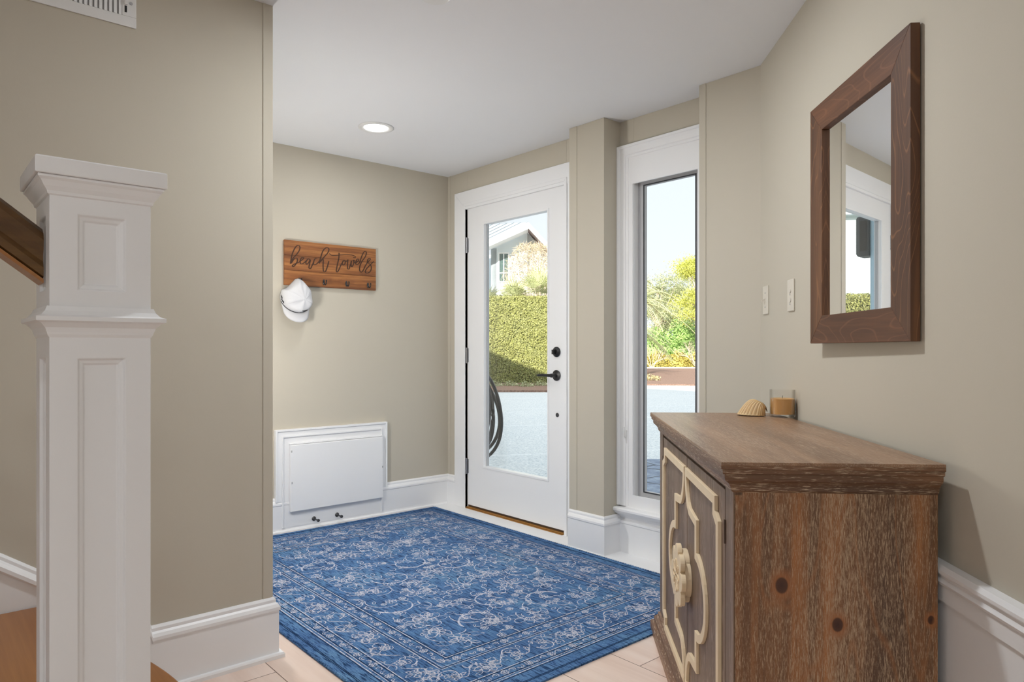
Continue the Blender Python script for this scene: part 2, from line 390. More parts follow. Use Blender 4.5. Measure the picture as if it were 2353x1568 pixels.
# baseboards --------------------------------------------------------
BP=[(0,0),(.018,0),(.018,.165),(.022,.170),(.022,.180),(.016,.190),(.010,.196),(.010,.206),(.004,.214),(0,.214)]
SH=[(.018,0),(.034,0),(.034,.012),(.030,.018),(.018,.018)]
def base_run(b,p0,p1,nrm,prof=BP,m0=0,m1=0):  # m0/m1: mitre factors along the run
    p0=Vector(p0);p1=Vector(p1);d=(p1-p0).normalized(); n=Vector(nrm)
    r0=[(p0+n*o+d*o*m0)+Vector((0,0,z)) for o,z in prof]; r1=[(p1+n*o-d*o*m1)+Vector((0,0,z)) for o,z in prof]
    b.loft([r0,r1])
def bb(name,runs,shoe=True,parent=None):
    b=MB()
    for r in runs:
        base_run(b,*r[:3],m0=r[3],m1=r[4]); 
        if shoe: base_run(b,*r[:3],prof=SH,m0=r[3],m1=r[4])
    o=b.build(name,M['trim'],parent); return o
struct(bb('baseboard_back',[((-1.938,0,0),(0,0,0),(0,-1,0),0,1)]))
struct(bb('baseboard_left',[((-2.336,-1.614,0),(-1.938,-1.614,0),(0,-1,0),0,-1),((-1.938,-1.614,0),(-1.938,0,0),(1,0,0),-1,1)]))
struct(bb('baseboard_front',[((0,0,0),(0,-.105,0),(-1,0,0),1,0),((-.13,-1.344,0),(-.13,-1.595,0),(-1,0,0),0,-1),((-.13,-1.595,0),(0,-1.595,0),(0,-1,0),-1,1),((0,-1.595,0),(0,-2.19,0),(-1,0,0),1,1),((-.13,-2.19,0),(-.13,-2.495,0),(-1,0,0),0,1)],shoe=False))
# white floor board in front of the door wall
struct(MB().box((-.152,-2.19,0),(-.0,-.0,.012)).build('trim_2',M['trim'],bevel=.002))
# wainscot on the right wall
WP=[(0,0),(.014,0),(.014,.543),(.021,.545),(.021,.580),(.026,.584),(.029,.590),(.024,.598),(.024,.604),(.031,.610),(.031,.617),(.024,.6265),(0,.6265)]
b=MB(); b.loft([[(-.06,o,z) for o,z in WP],[(-7.5,o,z) for o,z in WP]]); b.build('trim_wainscot',M['trim'],rw_)

# door --------------------------------------------------------------
dr=empty('door_1',(0,-.71,0)); dr['kind']='structure'
def Y(y): return y+.71
b=MB()
y0,y1,g0,g1=Y(-1.1765),Y(-.2415),Y(-1.033),Y(-.418)
for a,c_ in (((-.004,y0,.034),(.04,g0,2.088)),((-.004,g1,.034),(.04,y1,2.088)),((-.004,g0,.034),(.04,g1,.318)),((-.004,g0,1.946),(.04,g1,2.088))): b.box(a,c_)
sl_=b.build('door_slab',M['doorw'],dr)
def yz(x): return lambda a,b_,h:(x-h,a,b_)
b=MB(); w=.020
b.strip3([(g0-.006,.312),(g1+.006,.312),(g1+.006,1.952),(g0-.006,1.952)],.014,yz(-.004),-.002,.004,closed=True)
b.build('glazing_bead',M['doorw'],dr,bevel=.002)
MB().box((.016,g0,.318),(.022,g1,1.946)).build('glass_pane',M['glass'],dr)
b=MB(); b.box((.026,g0,.318),(.032,g0+.004,1.946)); b.box((.014,g1-.007,.318),(.034,g1,1.946)); b.build('glazing_gasket',M['sash'],dr)
for z in (1.822,1.063,.30):
    b=MB(); b.lathe([(.007,-.05),(.007,.05)],(-.012,Y(-.236),z),'z',10); b.box((-.008,Y(-.236)-.013,z-.048),(-.0035,Y(-.236)+.013,z+.048))
    b.lathe([(.0085,-.053),(.0085,-.05)],(-.012,Y(-.236),z),'z',10); b.lathe([(.0085,.05),(.0085,.053)],(-.012,Y(-.236),z),'z',10)
    b.build('hinge',M['hinge'],dr)
yl=Y(-1.113)
b=MB(); b.lathe([(.030,0),(.031,-.003),(.031,-.008),(.024,-.014),(.019,-.018)],(-.004,yl,1.089),'x',28); b.box((-.046,yl-.005,1.075),(-.02,yl+.005,1.103)); b.build('deadbolt',M['black'],dr,smooth=False,bevel=.0015)
b=MB(); b.lathe([(.030,0),(.032,-.003),(.032,-.008),(.020,-.012),(.012,-.014),(.012,-.05)],(-.004,yl,.949),'x',28)
b.tube([(-.046,yl-.008,.949),(-.05,yl+.02,.949),(-.05,yl+.07,.950),(-.05,yl+.115,.948),(-.045,yl+.125,.947)],[.010,.010,.0085,.0075,.006],10); b.build('lever_handle',M['black'],dr)
MB().lathe([(.013,0),(.013,-.003),(.009,-.005)],(-.004,yl-.004,.713),'x',18).build('bore_cover',M['dgrey'],dr)
b=MB()   # casing in plan y,z ; mitred flat board with an inner bead
def frame3(b,yl_,yr_,z0,zt,w,x,h):    # three-sided mitred casing, outer edges given
    for (A,B) in ((0,w),):
        pass
    o=[(yl_,z0),(yl_,zt),(yr_,zt),(yr_,z0)]; i=[(yl_-w,z0),(yl_-w,zt-w),(yr_+w,zt-w),(yr_+w,z0)]
    for k in range(3):
        quad=[o[k],o[k+1],i[k+1],i[k]]
        b.prism(quad,lambda a,c_,t:(t,a,c_),x-h,x)
frame3(b,Y(-.105),Y(-1.34),0,2.197,.125,0,.020)
b.cm=0
frame3(b,Y(-.208),Y(-1.212),0,2.112,.022,0,.024)
b.build('door_casing',M['trim'],dr,bevel=.0015)
b=MB(); b.box((0,Y(-.2405),0),(.062,Y(-.232),2.10)); b.box((0,Y(-1.188),0),(.062,Y(-1.1785),2.10)); b.box((0,Y(-1.188),2.090),(.062,Y(-.232),2.10)); b.build('door_jamb',M['trim'],dr)
b=MB(); b.box((-.028,Y(-1.178),.0),(.14,Y(-.240),.016)); b.box((-.02,Y(-1.178),.016),(.14,Y(-.240),.022)); b.build('threshold',M['bronze'],dr,bevel=.003)
MB().box((-.002,Y(-1.176),.0225),(.036,Y(-.242),.0338)).build('door_sweep',M['bronzed'],dr)

# window ------------------------------------------------------------
wn=empty('window_1',(0,-1.89,.2)); wn['kind']='structure'
def V_(y): return y+1.89
def prof_casing(b,yl_,yr_,z0,zt,prof):   # prof: (w from outer edge, thickness)
    pr=[(0,0)]+prof+[(prof[-1][0],0)]
    def ring(o_y,o_z,sy,sz):
        return [(-t_,o_y+sy*w_,o_z+sz*w_) for w_,t_ in pr]
    b.loft([ring(yl_,z0,-1,0),ring(yl_,zt,-1,-1),ring(yr_,zt,1,-1),ring(yr_,z0,1,0)])
b=MB(); prof_casing(b,V_(-1.5965),V_(-2.189),.065,1.998,[(0,.030),(.012,.030),(.016,.024),(.030,.024),(.050,.020),(.054,.014),(.066,.014),(.069,.010),(.094,.010)])
b.build('window_casing',M['trim'],wn)
b=MB(); b.box((-.011,V_(-2.15),1.788),(0,V_(-1.66),1.91)); b.build('head_board',M['trim'],wn)
b=MB(); b.box((-.011,V_(-2.18),.055),(0,V_(-1.61),.126)); b.build('bottom_casing',M['trim'],wn)
b=MB()   # reveals
b.box((0,V_(-1.693),.09),(.062,V_(-1.69),1.82)); b.box((0,V_(-2.10),.09),(.062,V_(-2.094),1.82)); b.box((0,V_(-2.094),1.815),(.062,V_(-1.693),1.82)); b.box((0,V_(-2.094),.09),(.062,V_(-1.693),.108)); b.build('window_jamb',M['trim'],wn)
b=MB(); b.strip3([(V_(-2.073),.128),(V_(-1.7155),.128),(V_(-1.7155),1.795),(V_(-2.073),1.795)],.041,yz(.056),0,.022,closed=True); b.build('sash',M['sash'],wn,bevel=.002)
b=MB(); b.strip3([(V_(-2.056),.145),(V_(-1.7325),.145),(V_(-1.7325),1.778),(V_(-2.056),1.778)],.006,yz(.034),0,.003,closed=True); b.build('glazing_gasket',M['dgrey'],wn)
MB().box((.043,V_(-2.055),.147),(.047,V_(-1.734),1.776)).build('glass_pane',M['glass'],wn)
b=MB(); b.box((-.018,V_(-1.655),.40),(-.010,V_(-1.645),.47)); b.tube([(-.02,V_(-1.65),.43),(-.03,V_(-1.65),.44),(-.034,V_(-1.65),.49)],.004,8); b.build('sash_lock',M['plastic'],wn)
b=MB(); SP=[(0,0),(.012,0),(.018,.010),(.028,.018),(.040,.022),(.044,.026),(.050,.034),(.056,.036),(.060,.042),(.060,.052),(.054,.058),(0,.058)]
b.loft([[(-o,V_(-1.597),z) for o,z in SP],[(-o,V_(-2.189),z) for o,z in SP]]); b.build('window_stool',M['trim'],wn)

# recessed lamp in view, then added fill lamps out of view -------------------------
def lamp(x,y,power,first=False):
    t=empty('recessed_light',(x,y,H))
    b=MB(); b.lathe([(.098,0),(.098,-.003),(.090,-.006),(.078,-.0065),(.068,-.003),(.066,0)],(0,0,0),'z',40); b.build('trim_ring',M['plastic'],t,smooth=True)
    MB().lathe([(.064,.0),(.066,-.0025),(.0,-.0035)],(0,0,0),'z',32).build('lens',M['glow'],t)
    l=bpy.data.lights.new('lamp_light','AREA'); l.shape='DISK'; l.size=.13; l.energy=power; l.color=(.925,.965,1)
    lo=bpy.data.objects.new('lamp_light',l); S.collection.objects.link(lo); lo.parent=t; lo.location=(0,0,-.012)
    return t
t=lamp(-.959,-.649,3.8); tag(t,'round recessed ceiling light glowing above the blue rug','ceiling light','recessed ceiling lights')
for i,(x,y,pw) in enumerate([(-1.47,-2.36,18),(-2.95,-4.15,5),(-4.4,-6.0,9),(-5.9,-5.4,9)]):  # unseen ceiling lamps, added to brighten the floor and hall
    t=lamp(x,y,pw); tag(t,'added round ceiling fill light, out of view','ceiling light','added ceiling fill lights out of view')
def globe(x,y,z,power,lab):  # glowing ball behind the camera, added as ambient fill
    t=empty('fill_globe',(x,y,H))
    MB().lathe([(.06,0),(.06,-.015),(.02,-.022),(0,-.022)],(0,0,0),'z',24).build('canopy',M['plastic'],t)
    MB().tube([(0,0,-.02),(0,0,z-H+.13)],.004,8).build('cord',M['dgrey'],t)
    MB().lathe([(.13*math.sin(math.pi*k/16),z-H-.13*math.cos(math.pi*k/16)) for k in range(17)],(0,0,0),'z',28).build('globe',M['globe'],t,smooth=True)
    tag(t,lab,'pendant light','added fill globes behind the viewpoint')
m=M['entryfill']=mat('entry_fill_glow',(.85,.85,.83),.4); bsdf(m).inputs['Emission Color'].default_value=(1,.985,.965,1); bsdf(m).inputs['Emission Strength'].default_value=86  # glow of the added entry fill
m=M['globe']=mat('fill_globe_glow',(.85,.85,.83),.4); bsdf(m).inputs['Emission Color'].default_value=(.84,.93,1,1); bsdf(m).inputs['Emission Strength'].default_value=31
bsdf(m).inputs['Transmission Weight'].default_value=0
for gx,gy,gp in ((-5.6,-6.6,0),(-7.2,-4.6,0),(-4.6,-8.0,0),(-7.4,-7.6,0)): globe(gx,gy,1.95,gp,'added glowing fill globe, unseen behind the viewpoint')
t=empty('entry_fill_light',(-1.938,-.85,1.16))  # added out of sight to brighten the entry
MB().box((0,-.05,-.10),(.012,.05,.10)).build('back_plate',M['plastic'],t,bevel=.003)
MB().loft([[(.012+.075*math.sin(a),.075*math.cos(a),z) for a in [math.pi*k/14 for k in range(15)]] for z in (-.11,.11)]).build('fill_emitter',M['entryfill'],t)
tag(t,'added fill light on the hidden end wall of the entry','added fill light')
t=empty('smoke_detector',(-1.565,-2.10,H))
b=MB(); b.lathe([(.066,0),(.066,-.010),(.058,-.014),(.056,-.026),(.046,-.034),(.0,-.036)],(0,0,0),'z',36); b.build('housing',M['plastic'],t)
b=MB()
for k in range(24):
    a=k*math.pi/12; b.box((.0565*math.cos(a)-.002,.0565*math.sin(a)-.002,-.024),(.0565*math.cos(a)+.002,.0565*math.sin(a)+.002,-.016))
b.build('vent_slots',M['darkgap'],t)
tag(t,'white round smoke detector cut off by the top edge of the photo','smoke detector')

# ------------------------------------------------------------------ vent grille, upper left
t=empty('air_vent',(-2.585,-1.614,2.215)); w,hh=.205,.0925
b=MB()
for a,c_ in (((-w,-.006,-hh),(w,0,-.060)),((-w,-.006,.060),(w,0,hh)),((-w,-.006,-.060),(-.165,0,.060)),((.165,-.006,-.060),(w,0,.060))): b.box(a,c_)
b.build('grille_plate',M['plastic'],t,bevel=.0015)
for k in range(25):
    x=-.160+k*.01333
    MB().box((x-.0050,-.0055,-.060),(x+.0050,-.0045,.060),rot=Matrix.Rotation(math.radians(24),3,'Z')).build('louver',M['plastic'],t)
MB().box((-.165,-.0015,-.060),(.165,-.0005,.060)).build('duct_opening',M['sash'],t)
MB().box((.172,-.0075,-.049),(.178,-.006,-.029)).build('damper_slot',M['darkgap'],t)
MB().box((.171,-.013,-.026),(.179,-.006,-.014)).build('damper_lever',M['plastic'],t)
MB().lathe([(.005,0),(.005,-.002),(0,-.003)],(.190,-.006,-.018),'y',12).build('screw',M['sash'],t)
tag(t,'white louvred air vent on the beige wall above the newel post','air vent')

# ------------------------------------------------------------------ access panel on the back wall
t=empty('access_panel',(-.89,0,.0))
def X_(x): return x+.89
def xz(y): return lambda a,b_,h:(a,y-h,b_)
b=MB(); 
def frameU(b,x0,x1,z0,zt,w,y,h):
    o=[(x0,z0),(x0,zt),(x1,zt),(x1,z0)]; i=[(x0+w,z0),(x0+w,zt-w),(x1-w,zt-w),(x1-w,z0)]
    for k in range(3): b.prism([o[k],o[k+1],i[k+1],i[k]],lambda a,c_,hh_:(a,-hh_,c_),y,y+h)
frameU(b,X_(-1.274),X_(-.513),.19,.622,.012,0,.026); frameU(b,X_(-1.262),X_(-.525),.19,.610,.028,0,.020); frameU(b,X_(-1.234),X_(-.553),.03,.582,.008,0,.028)
b.build('frame_moulding',M['trim'],t,bevel=.0012)
MB().box((X_(-1.228),-.020,.03),(X_(-.559),0,.576)).build('backing_board',M['trim'],t)
b=MB(); b.box((X_(-1.19),-.044,.125),(X_(-.557),-.022,.528)); b.build('hatch_board',M['trim'],t,bevel=.004)
MB().box((X_(-1.19),-.036,.530),(X_(-.557),-.020,.537)).build('ledge_strip',M['trim'],t,bevel=.001)
for x,z in ((X_(-1.182),.30),(X_(-.562),.33),(X_(-1.185),.49)):
    MB().box((x-.003,-.0475,z-.006),(x+.003,-.044,z+.006)).build('latch_pin',M['sash'],t)
tag(t,'white painted access hatch in a moulded frame, low on the back wall','access panel')
for i,(x,lab) in enumerate([(-1.031,'grey door stop low on the back wall, nearer the wall corner on the left'),(-.876,'grey door stop low on the back wall, nearer the glass door')]):
    t=empty('door_stop',(x,-.018,.058))
    MB().lathe([(.014,0),(.014,-.004),(.010,-.008),(.0045,-.012),(.0045,-.055),(.007,-.058)],(0,0,0),'y',16).build('stem',M['dgrey'],t)
    MB().lathe([(.006,-.056),(.0095,-.058),(.0095,-.066),(.006,-.070),(0,-.071)],(0,0,0),'y',16).build('bumper_tip',M['dgrey'],t)
    tag(t,lab,'door stop','door stops')

# ------------------------------------------------------------------ sign with hooks and cap
t=empty('towel_sign',(-.905,0,1.628))
def sx(x): return x+.905
b=MB()
for z0,z1 in ((-.1365,-.0455),(-.0445,.0455),(.0465,.1365)): b.box((-.314,-.020,z0),(.308,-.004,z1))
sb=b.build('plank_board',M['sign'],t,bevel=.0012)
MB().box((-.27,-.004,-.11),(-.23,0,.11)).build('back_batten',M['sign'],t); MB().box((.22,-.004,-.11),(.26,0,.11)).build('back_batten',M['sign'],t)
LET=[
[(-1.182,1.621),(-1.177,1.653),(-1.169,1.686),(-1.151,1.723),(-1.134,1.737),(-1.122,1.728),(-1.128,1.704),(-1.147,1.677),(-1.167,1.654),(-1.181,1.629),(-1.176,1.627),(-1.159,1.652),(-1.143,1.659),(-1.138,1.644),(-1.149,1.621),(-1.164,1.605),(-1.170,1.612),(-1.156,1.622),(-1.132,1.633)],
[(-1.132,1.633),(-1.107,1.652),(-1.097,1.664),(-1.108,1.666),(-1.120,1.648),(-1.118,1.628),(-1.102,1.630),(-1.082,1.647)],
[(-1.057,1.656),(-1.069,1.660),(-1.083,1.641),(-1.079,1.626),(-1.066,1.638),(-1.055,1.656),(-1.060,1.629),(-1.064,1.606),(-1.054,1.602),(-1.044,1.621),(-1.031,1.651)],
[(-1.010,1.667),(-1.020,1.669),(-1.031,1.652),(-1.033,1.631),(-1.022,1.629),(-1.003,1.644),(-0.988,1.664)],
[(-0.996,1.638),(-0.986,1.679),(-0.971,1.719),(-0.949,1.741),(-0.932,1.735),(-0.939,1.710),(-0.965,1.680),(-0.989,1.648),(-0.977,1.667),(-0.970,1.663),(-0.971,1.627),(-0.968,1.593),(-0.956,1.591),(-0.944,1.617),(-0.932,1.658)],
[(-0.862,1.717),(-0.864,1.684),(-0.873,1.644),(-0.881,1.604),(-0.875,1.594),(-0.863,1.610),(-0.848,1.643),(-0.831,1.668)],
[(-0.928,1.707),(-0.915,1.697),(-0.885,1.698),(-0.821,1.709),(-0.774,1.710),(-0.748,1.704),(-0.750,1.695),(-0.763,1.696)],
[(-0.823,1.674),(-0.835,1.666),(-0.840,1.649),(-0.833,1.642),(-0.821,1.652),(-0.821,1.668),(-0.828,1.674),(-0.814,1.666),(-0.802,1.674)],
[(-0.800,1.680),(-0.803,1.650),(-0.803,1.623),(-0.793,1.620),(-0.783,1.647),(-0.776,1.672),(-0.778,1.649),(-0.773,1.635),(-0.762,1.651),(-0.757,1.678),(-0.762,1.673),(-0.748,1.661)],
[(-0.748,1.659),(-0.728,1.675),(-0.723,1.686),(-0.734,1.687),(-0.745,1.667),(-0.742,1.652),(-0.726,1.657),(-0.710,1.679)],
[(-0.716,1.667),(-0.704,1.703),(-0.689,1.734),(-0.675,1.743),(-0.668,1.732),(-0.678,1.705),(-0.699,1.678),(-0.715,1.644),(-0.717,1.617),(-0.707,1.605),(-0.692,1.618),(-0.675,1.650),(-0.655,1.679)],
[(-0.655,1.679),(-0.640,1.693),(-0.645,1.701),(-0.659,1.689),(-0.658,1.672),(-0.641,1.661),(-0.632,1.643),(-0.638,1.618),(-0.658,1.603),(-0.675,1.606),(-0.671,1.625),(-0.648,1.650),(-0.614,1.683)]]
b=MB()
for k,L in enumerate(LET):
    p=smooth_pts(L,7); ws=[]
    for i in range(len(p)):
        a_=p[max(i-1,0)]; c_=p[min(i+1,len(p)-1)]; dz=(c_[1]-a_[1]); dl=math.hypot(c_[0]-a_[0],dz) or 1
        ws.append((.0032 if k==6 else .0038)+(.0054*max(0,abs(dz/dl)-.2) if k!=6 else .001))
    cnt=[0]
    def fl_(a,c_,h,k=k): cnt[0]+=1; return (a,-.0206-cnt[0]*4e-6-k*3e-5,c_)
    b.ribbon([(x+.905,z-1.628) for x,z in p],ws,fl_)
b.build('lettering',mat('dark_brown_letter_paint',(.05,.018,.006),.7),t,fix=False)
for x in (-1.128,-.966,-.812,-.657):
    b=MB(); x=sx(x); z=1.523-1.628
    b.loft([[(x+.007*sc*math.cos(a),-.020-d,z+.018*sc*math.sin(a)) for a in [k*math.pi/8 for k in range(16)]] for sc,d in ((1,0),(1,.003),(.6,.006))])
    b.tube([(x,-.024,z+.004),(x,-.034,z-.012),(x,-.046,z-.018),(x,-.056,z-.010),(x,-.059,z+.004),(x,-.056,z+.010)],[.004,.0035,.0035,.0035,.004,.005],8)
    b.build('coat_hook',M['black'],t)
tag(t,'wooden plank sign reading beach towels with four black hooks','sign')

# cap: hangs crown up, bill down
cp=empty('baseball_cap',(-1.157,-.021,1.40))
def sst(t): t=max(0,min(1,t)); return t*t*(3-2*t)
def crown(th,ph):   # th around the front axis, ph from button (0) to rim (1)
    rx,rzu,rzd=.094,.120,.086
    r=math.sin(ph*math.pi/2)**.85
    cx_,cz_=math.cos(th),math.sin(th)
    rz=rzu if cz_>0 else rzd
    x=rx*r*cx_; z=rz*r*cz_
    if cz_>0:                                    # folded narrow where it hangs on the hook
        k=cz_*r; x*=1-.50*sst((k-.45)/.5); x+=.010*sst((k-.4)/.5); z-=.016*sst((r-.5)/.5)*math.exp(-((cz_-.62)/.16)**2)*(1 if cx_<0 else .35)
    bx,bz=.022,-.010                             # the button sits right of the middle
    x+=bx*(1-r); z+=bz*(1-r)
    y=-.008-.095*math.cos(ph*math.pi/2)**.8 - .012*math.exp(-((th-math.pi/2)/.5)**2)*r*(1-ph)*3
    y-=.048*max(0,-cz_)**1.2*r**3
    y+=.005*math.sin(th*5+.7)*math.sin(ph*math.pi)+.003*math.sin(th*9)*math.sin(ph*math.pi)*max(0,cz_)
    return Vector((x,y,z+.012))
rings=[]
for j in range(1,21): rings.append([crown(2*math.pi*i/72,j/20) for i in range(72)])
b=MB(); b.loft(rings,cap=False); n=len(b.v); b.v.append(crown(0,0.0)); 
for i in range(72): b.face((n,i,(i+1)%72))
co=b.build('crown',M['cap'],cp,smooth=True); md=co.modifiers.new('s','SOLIDIFY'); md.thickness=.0018; md.offset=-1
bl=MB()    # bill, grows from the lower rim
R0_=[];NB=30; T0,T1=math.radians(187),math.radians(353)
for j in range(9):
    f_=j/8; ring=[]
    for i in range(NB+1):
        th=T0+(T1-T0)*i/NB; p=crown(th,1.0); ca,sa=math.cos(th),abs(math.sin(th))
        o=Vector((.083*ca,p.y-.004-.014*sa,-.004-.130*sa**.5))
        q_=p*(1-f_)+o*f_; q_.y-=.008*math.sin(f_*3.14)*sa; ring.append(q_)
    R0_.append(ring)
bl.loft(R0_,cap=False,closed=False); bo=bl.build('bill',M['cap'],cp,smooth=True); md=bo.modifiers.new('s','SOLIDIFY'); md.thickness=.003
pp=[crown(T0+(T1-T0)*i/30,1.0)+Vector((0,-.0035,-.001)) for i in range(1,29)]
MB().tube(pp,.0024,8).build('piping',M['capblk'],cp)
def on_crown(th,ph,off=.0022):
    p=crown(th,ph); c0=Vector((.01,-.03,0)); d=(p-c0).normalized(); return p+d*off
b=MB()
for th in (math.radians(-90),math.radians(-28),math.radians(28),math.radians(90),math.radians(152),math.radians(208)):
    b.tube([on_crown(th,k/14,.0005) for k in range(1,15)],.0009,5)
b.build('seam',M['cap'],cp)
MB().lathe([(.006,0),(.006,-.003),(0,-.005)],(0.022,-.1035,0.002),'y',12).build('button',M['cap'],cp)
b=MB(); cc_=(-74,.74)
pts=[]
for k in range(25):
    a=2*math.pi*k/24; pts.append(on_crown(math.radians(-74)+.24*math.cos(a),.69+.045*math.sin(a)+.03*math.cos(a)))
b.tube(pts,.0010,5)
b.tube([on_crown(math.radians(-84),.72),on_crown(math.radians(-74),.69),on_crown(math.radians(-62),.69)],.0019,5); b.tube([on_crown(math.radians(-70),.725),on_crown(math.radians(-76),.68)],.0015,5)
b.build('logo',M['capblk'],cp)
b=MB()
for k,(t0,t1,ph) in enumerate([(172,179,1.0),(178,190,.98),(175,184,.95),(186,197,1.0),(188,199,.98),(192,200,.95),(198,204,.98)]):
    b.tube([on_crown(math.radians(t0+(t1-t0)*i/4),ph-.10+.012*math.sin(i*1.9)) for i in range(5)],.0016,5)
b.build('side_embroidery',M['capblk'],cp)
tag(cp,'white baseball cap with black piping hanging on the first hook of the sign','cap')

# ------------------------------------------------------------------ right wall: switch plates and mirror
def onwall(name,s,z):
    e=empty(name,(-.13-q*s,-2.495-q*s,z),math.pi/4); return e     # local +x away from camera, +y into the room
t=onwall('light_switch',.089,1.312)
MB().box((-.035,0,-.060),(.035,.006,.060)).build('cover_plate',M['platew'],t,bevel=.003)
b=MB(); b.box((-.005,.005,-.012),(.005,.0065,.012)); b.build('switch_slot',M['platew'],t)
MB().box((-.0035,.004,-.006),(.0035,.020,.004),rot=Matrix.Rotation(math.radians(-25),3,'X')).build('toggle',M['platew'],t)
for z in (-.030,.030): MB().lathe([(.003,0),(.003,.0015),(0,.002)],(0,.006,z),'y',10).build('screw',M['sash'],t)
tag(t,'almond toggle switch plate on the angled wall, nearer the corner','light switch')
t=onwall('dimmer_switch',.410,1.308)
MB().box((-.036,0,-.060),(.036,.006,.060)).build('cover_plate',M['platew'],t,bevel=.003)
for z in (.018,-.018):
    MB().lathe([(.010,0),(.010,.002),(.008,.003)],(0,.006,z),'y',16).build('rotary_dial',M['platew'],t)
    MB().strip3([(.009*math.cos(a),z+.009*math.sin(a)) for a in [math.radians(60+k*25) for k in range(9)]],.0018,lambda a,c_,h:(a,.0062+h,c_),0,.0022).build('dial_mark',M['sash'],t)
    MB().box((-.002,.006,z-.018),(.002,.0075,z-.012)).build('indicator',M['sash'],t)
tag(t,'almond plate with two small round dials, between toggle switch and mirror','light switch')

mr=empty('wall_mirror',(-.13-q*1.355+(-q)*.0010,-2.495-q*1.355+q*.0010,1.508),math.pi/4+math.radians(1.25))
L,Hh,TK=.634,.384,.026   # local x 0 (near end) to L (far end)
fw=.096
def mf(quad,name,matn):
    b=MB(); b.prism(quad,lambda a,c_,h:(a,h,c_),0.002,TK); return b.build(name,matn,mr,bevel=.0015)
iz=Hh-.088
mf([(0,-Hh),(0,Hh),(fw,iz),(fw,-iz)],'frame_stile',M['mirw']); mf([(L,-Hh),(L-fw,-iz),(L-fw,iz),(L,Hh)],'frame_stile',M['mirw'])
mf([(0,Hh),(L,Hh),(L-fw,iz),(fw,iz)],'frame_rail',M['mirwh']); mf([(0,-Hh),(fw,-iz),(L-fw,-iz),(L,-Hh)],'frame_rail',M['mirwh'])
MB().box((fw-.002,.003,-iz-.002),(L-fw+.002,.013,iz+.002)).build('mirror_glass',M['mirror'],mr)
tag(mr,'rectangular mirror in a wide dark-stained wooden frame on the angled wall','mirror')

# ------------------------------------------------------------------ console cabinet
cs=empty('console_cabinet',(-.13,-2.495,0),math.pi/4)   # local x = -s, local y = distance from wall
s0,s1,tb,tf=.335,1.491,.034,.478
def B(b,sa,sb_,ta,tb_,za,zb): b.box((-sb_,ta,za),(-sa,tb_,zb)); return b
b=MB(); b.square([(.0335,.8480),(.034,.850),(.033,.8545),(.032,.855)],-s1,-s0,tb,tf,back='y0'); b.build('top',M['ctop'],cs)
b=MB(); b.square([(.027,.8275),(.030,.830),(.030,.838),(.034,.840),(.034,.848)],-s1,-s0,tb,tf,back='y0'); b.build('top_lip',M['cmould'],cs)
b=MB(); b.square([(0,.782),(.006,.788),(.008,.797),(.014,.806),(.022,.812),(.024,.818),(.024,.8275)],-s1,-s0,tb,tf,back='y0'); b.build('cornice',M['cmould'],cs)
b=MB(); B(b,s1-.018,s1,tb,tf-.002,.03,.784); b.build('side_panel',M['cside'],cs); b=MB(); B(b,s0,s0+.018,tb,tf-.002,.03,.784); b.build('side_panel',M['cside'],cs)
b=MB(); B(b,s1-.072,s1,tf-.004,tf,.03,.784); B(b,s0,s0+.072,tf-.004,tf,.03,.784); B(b,s0,s1,tf-.02,tf-.004,.762+.014,.784); b.build('face_frame',M['cfront'],cs)
MB().box((-s1+.018,tb,.05),(-s0-.018,tb+.012,.782)).build('back_board',M['cfront'],cs); MB().box((-s1+.018,tb+.012,.05),(-s0-.018,tf-.03,.065)).build('bottom_board',M['cfront'],cs)
b=MB(); b.square([(.034,.0),(.034,.030),(.030,.036),(.020,.040),(.022,.052),(.014,.060),(.008,.066),(.008,.074),(0,.080)],-s1,-s0,tb,tf,back='y0'); b.build('base_moulding',M['cmould'],cs,bevel=.001)
sc,zc=.925,.410
def overlay(b,sgn):
    up=[]
    P=lambda a,z:(-(sc+sgn*a),zc+z)
    w=.024
    out=[(.008,.322),(.410,.322),(.410,.290),(.447,.272),(.447,-.272),(.410,-.290),(.410,-.322),(.008,-.322)]
    b.strip3([P(*p) for p in out],w,lambda a,c_,h:(a,h,c_),tf+.001,tf+.0105)
    inn=[]
    for k in range(9):
        t_=k/8; a=t_*math.pi/2; inn.append((.018+.075*(1-math.cos(a)),.318-.105*math.sin(a)))
    inn+= [(.175,.205),(.175,.112)]
    arc=[(.175+ (.30-.175)*math.cos(a)**1.0, .112*1.0*math.sin(a)) for a in [math.pi/2*k/8 for k in range(9)]]
    arc=arc[::-1]
    full=inn+[p for p in arc[1:]]
    low=[(a,-z) for a,z in full[::-1]][1:]
    full=full+low
    b.strip3([P(*p) for p in full],w,lambda a,c_,h:(a,h,c_),tf+.001,tf+.0100)
for sgn,name,sa,sb_ in ((1,'door',sc+.003,1.417),(-1,'door',.433,sc-.003)):
    b=MB(); B(b,sa,sb_,tf-.022,tf+.001,.086,.773); d=b.build('door',M['cfront'],cs,bevel=.001)
    b=MB(); overlay(b,sgn); b.build('fretwork_overlay',M['cream'],d,bevel=.0008,seg=1)
    hs=sb_ if sgn>0 else sa
    for z in (.675,.180):
        MB().lathe([(.0035,-.028),(.0035,.028)],(-hs-(.003 if sgn>0 else -.003),tf+.001,z),'z',8).build('hinge',M['bronzed'],d)
    if sgn<0:
        pass
b=MB()
def flower(r0,dr_,n=8,rot=0):
    pts=[]
    for k in range(96):
        a=2*math.pi*k/96
        pts.append((r0+dr_*abs(math.cos(a*n/2+rot))**.6,a))
    return pts
ms,mz=.926,.412
b.prism([(-ms+r*math.cos(a),mz+r*math.sin(a)) for r,a in flower(.070,.010,4,.0)],lambda a,c_,h:(a,h,c_),tf+.001,tf+.020)
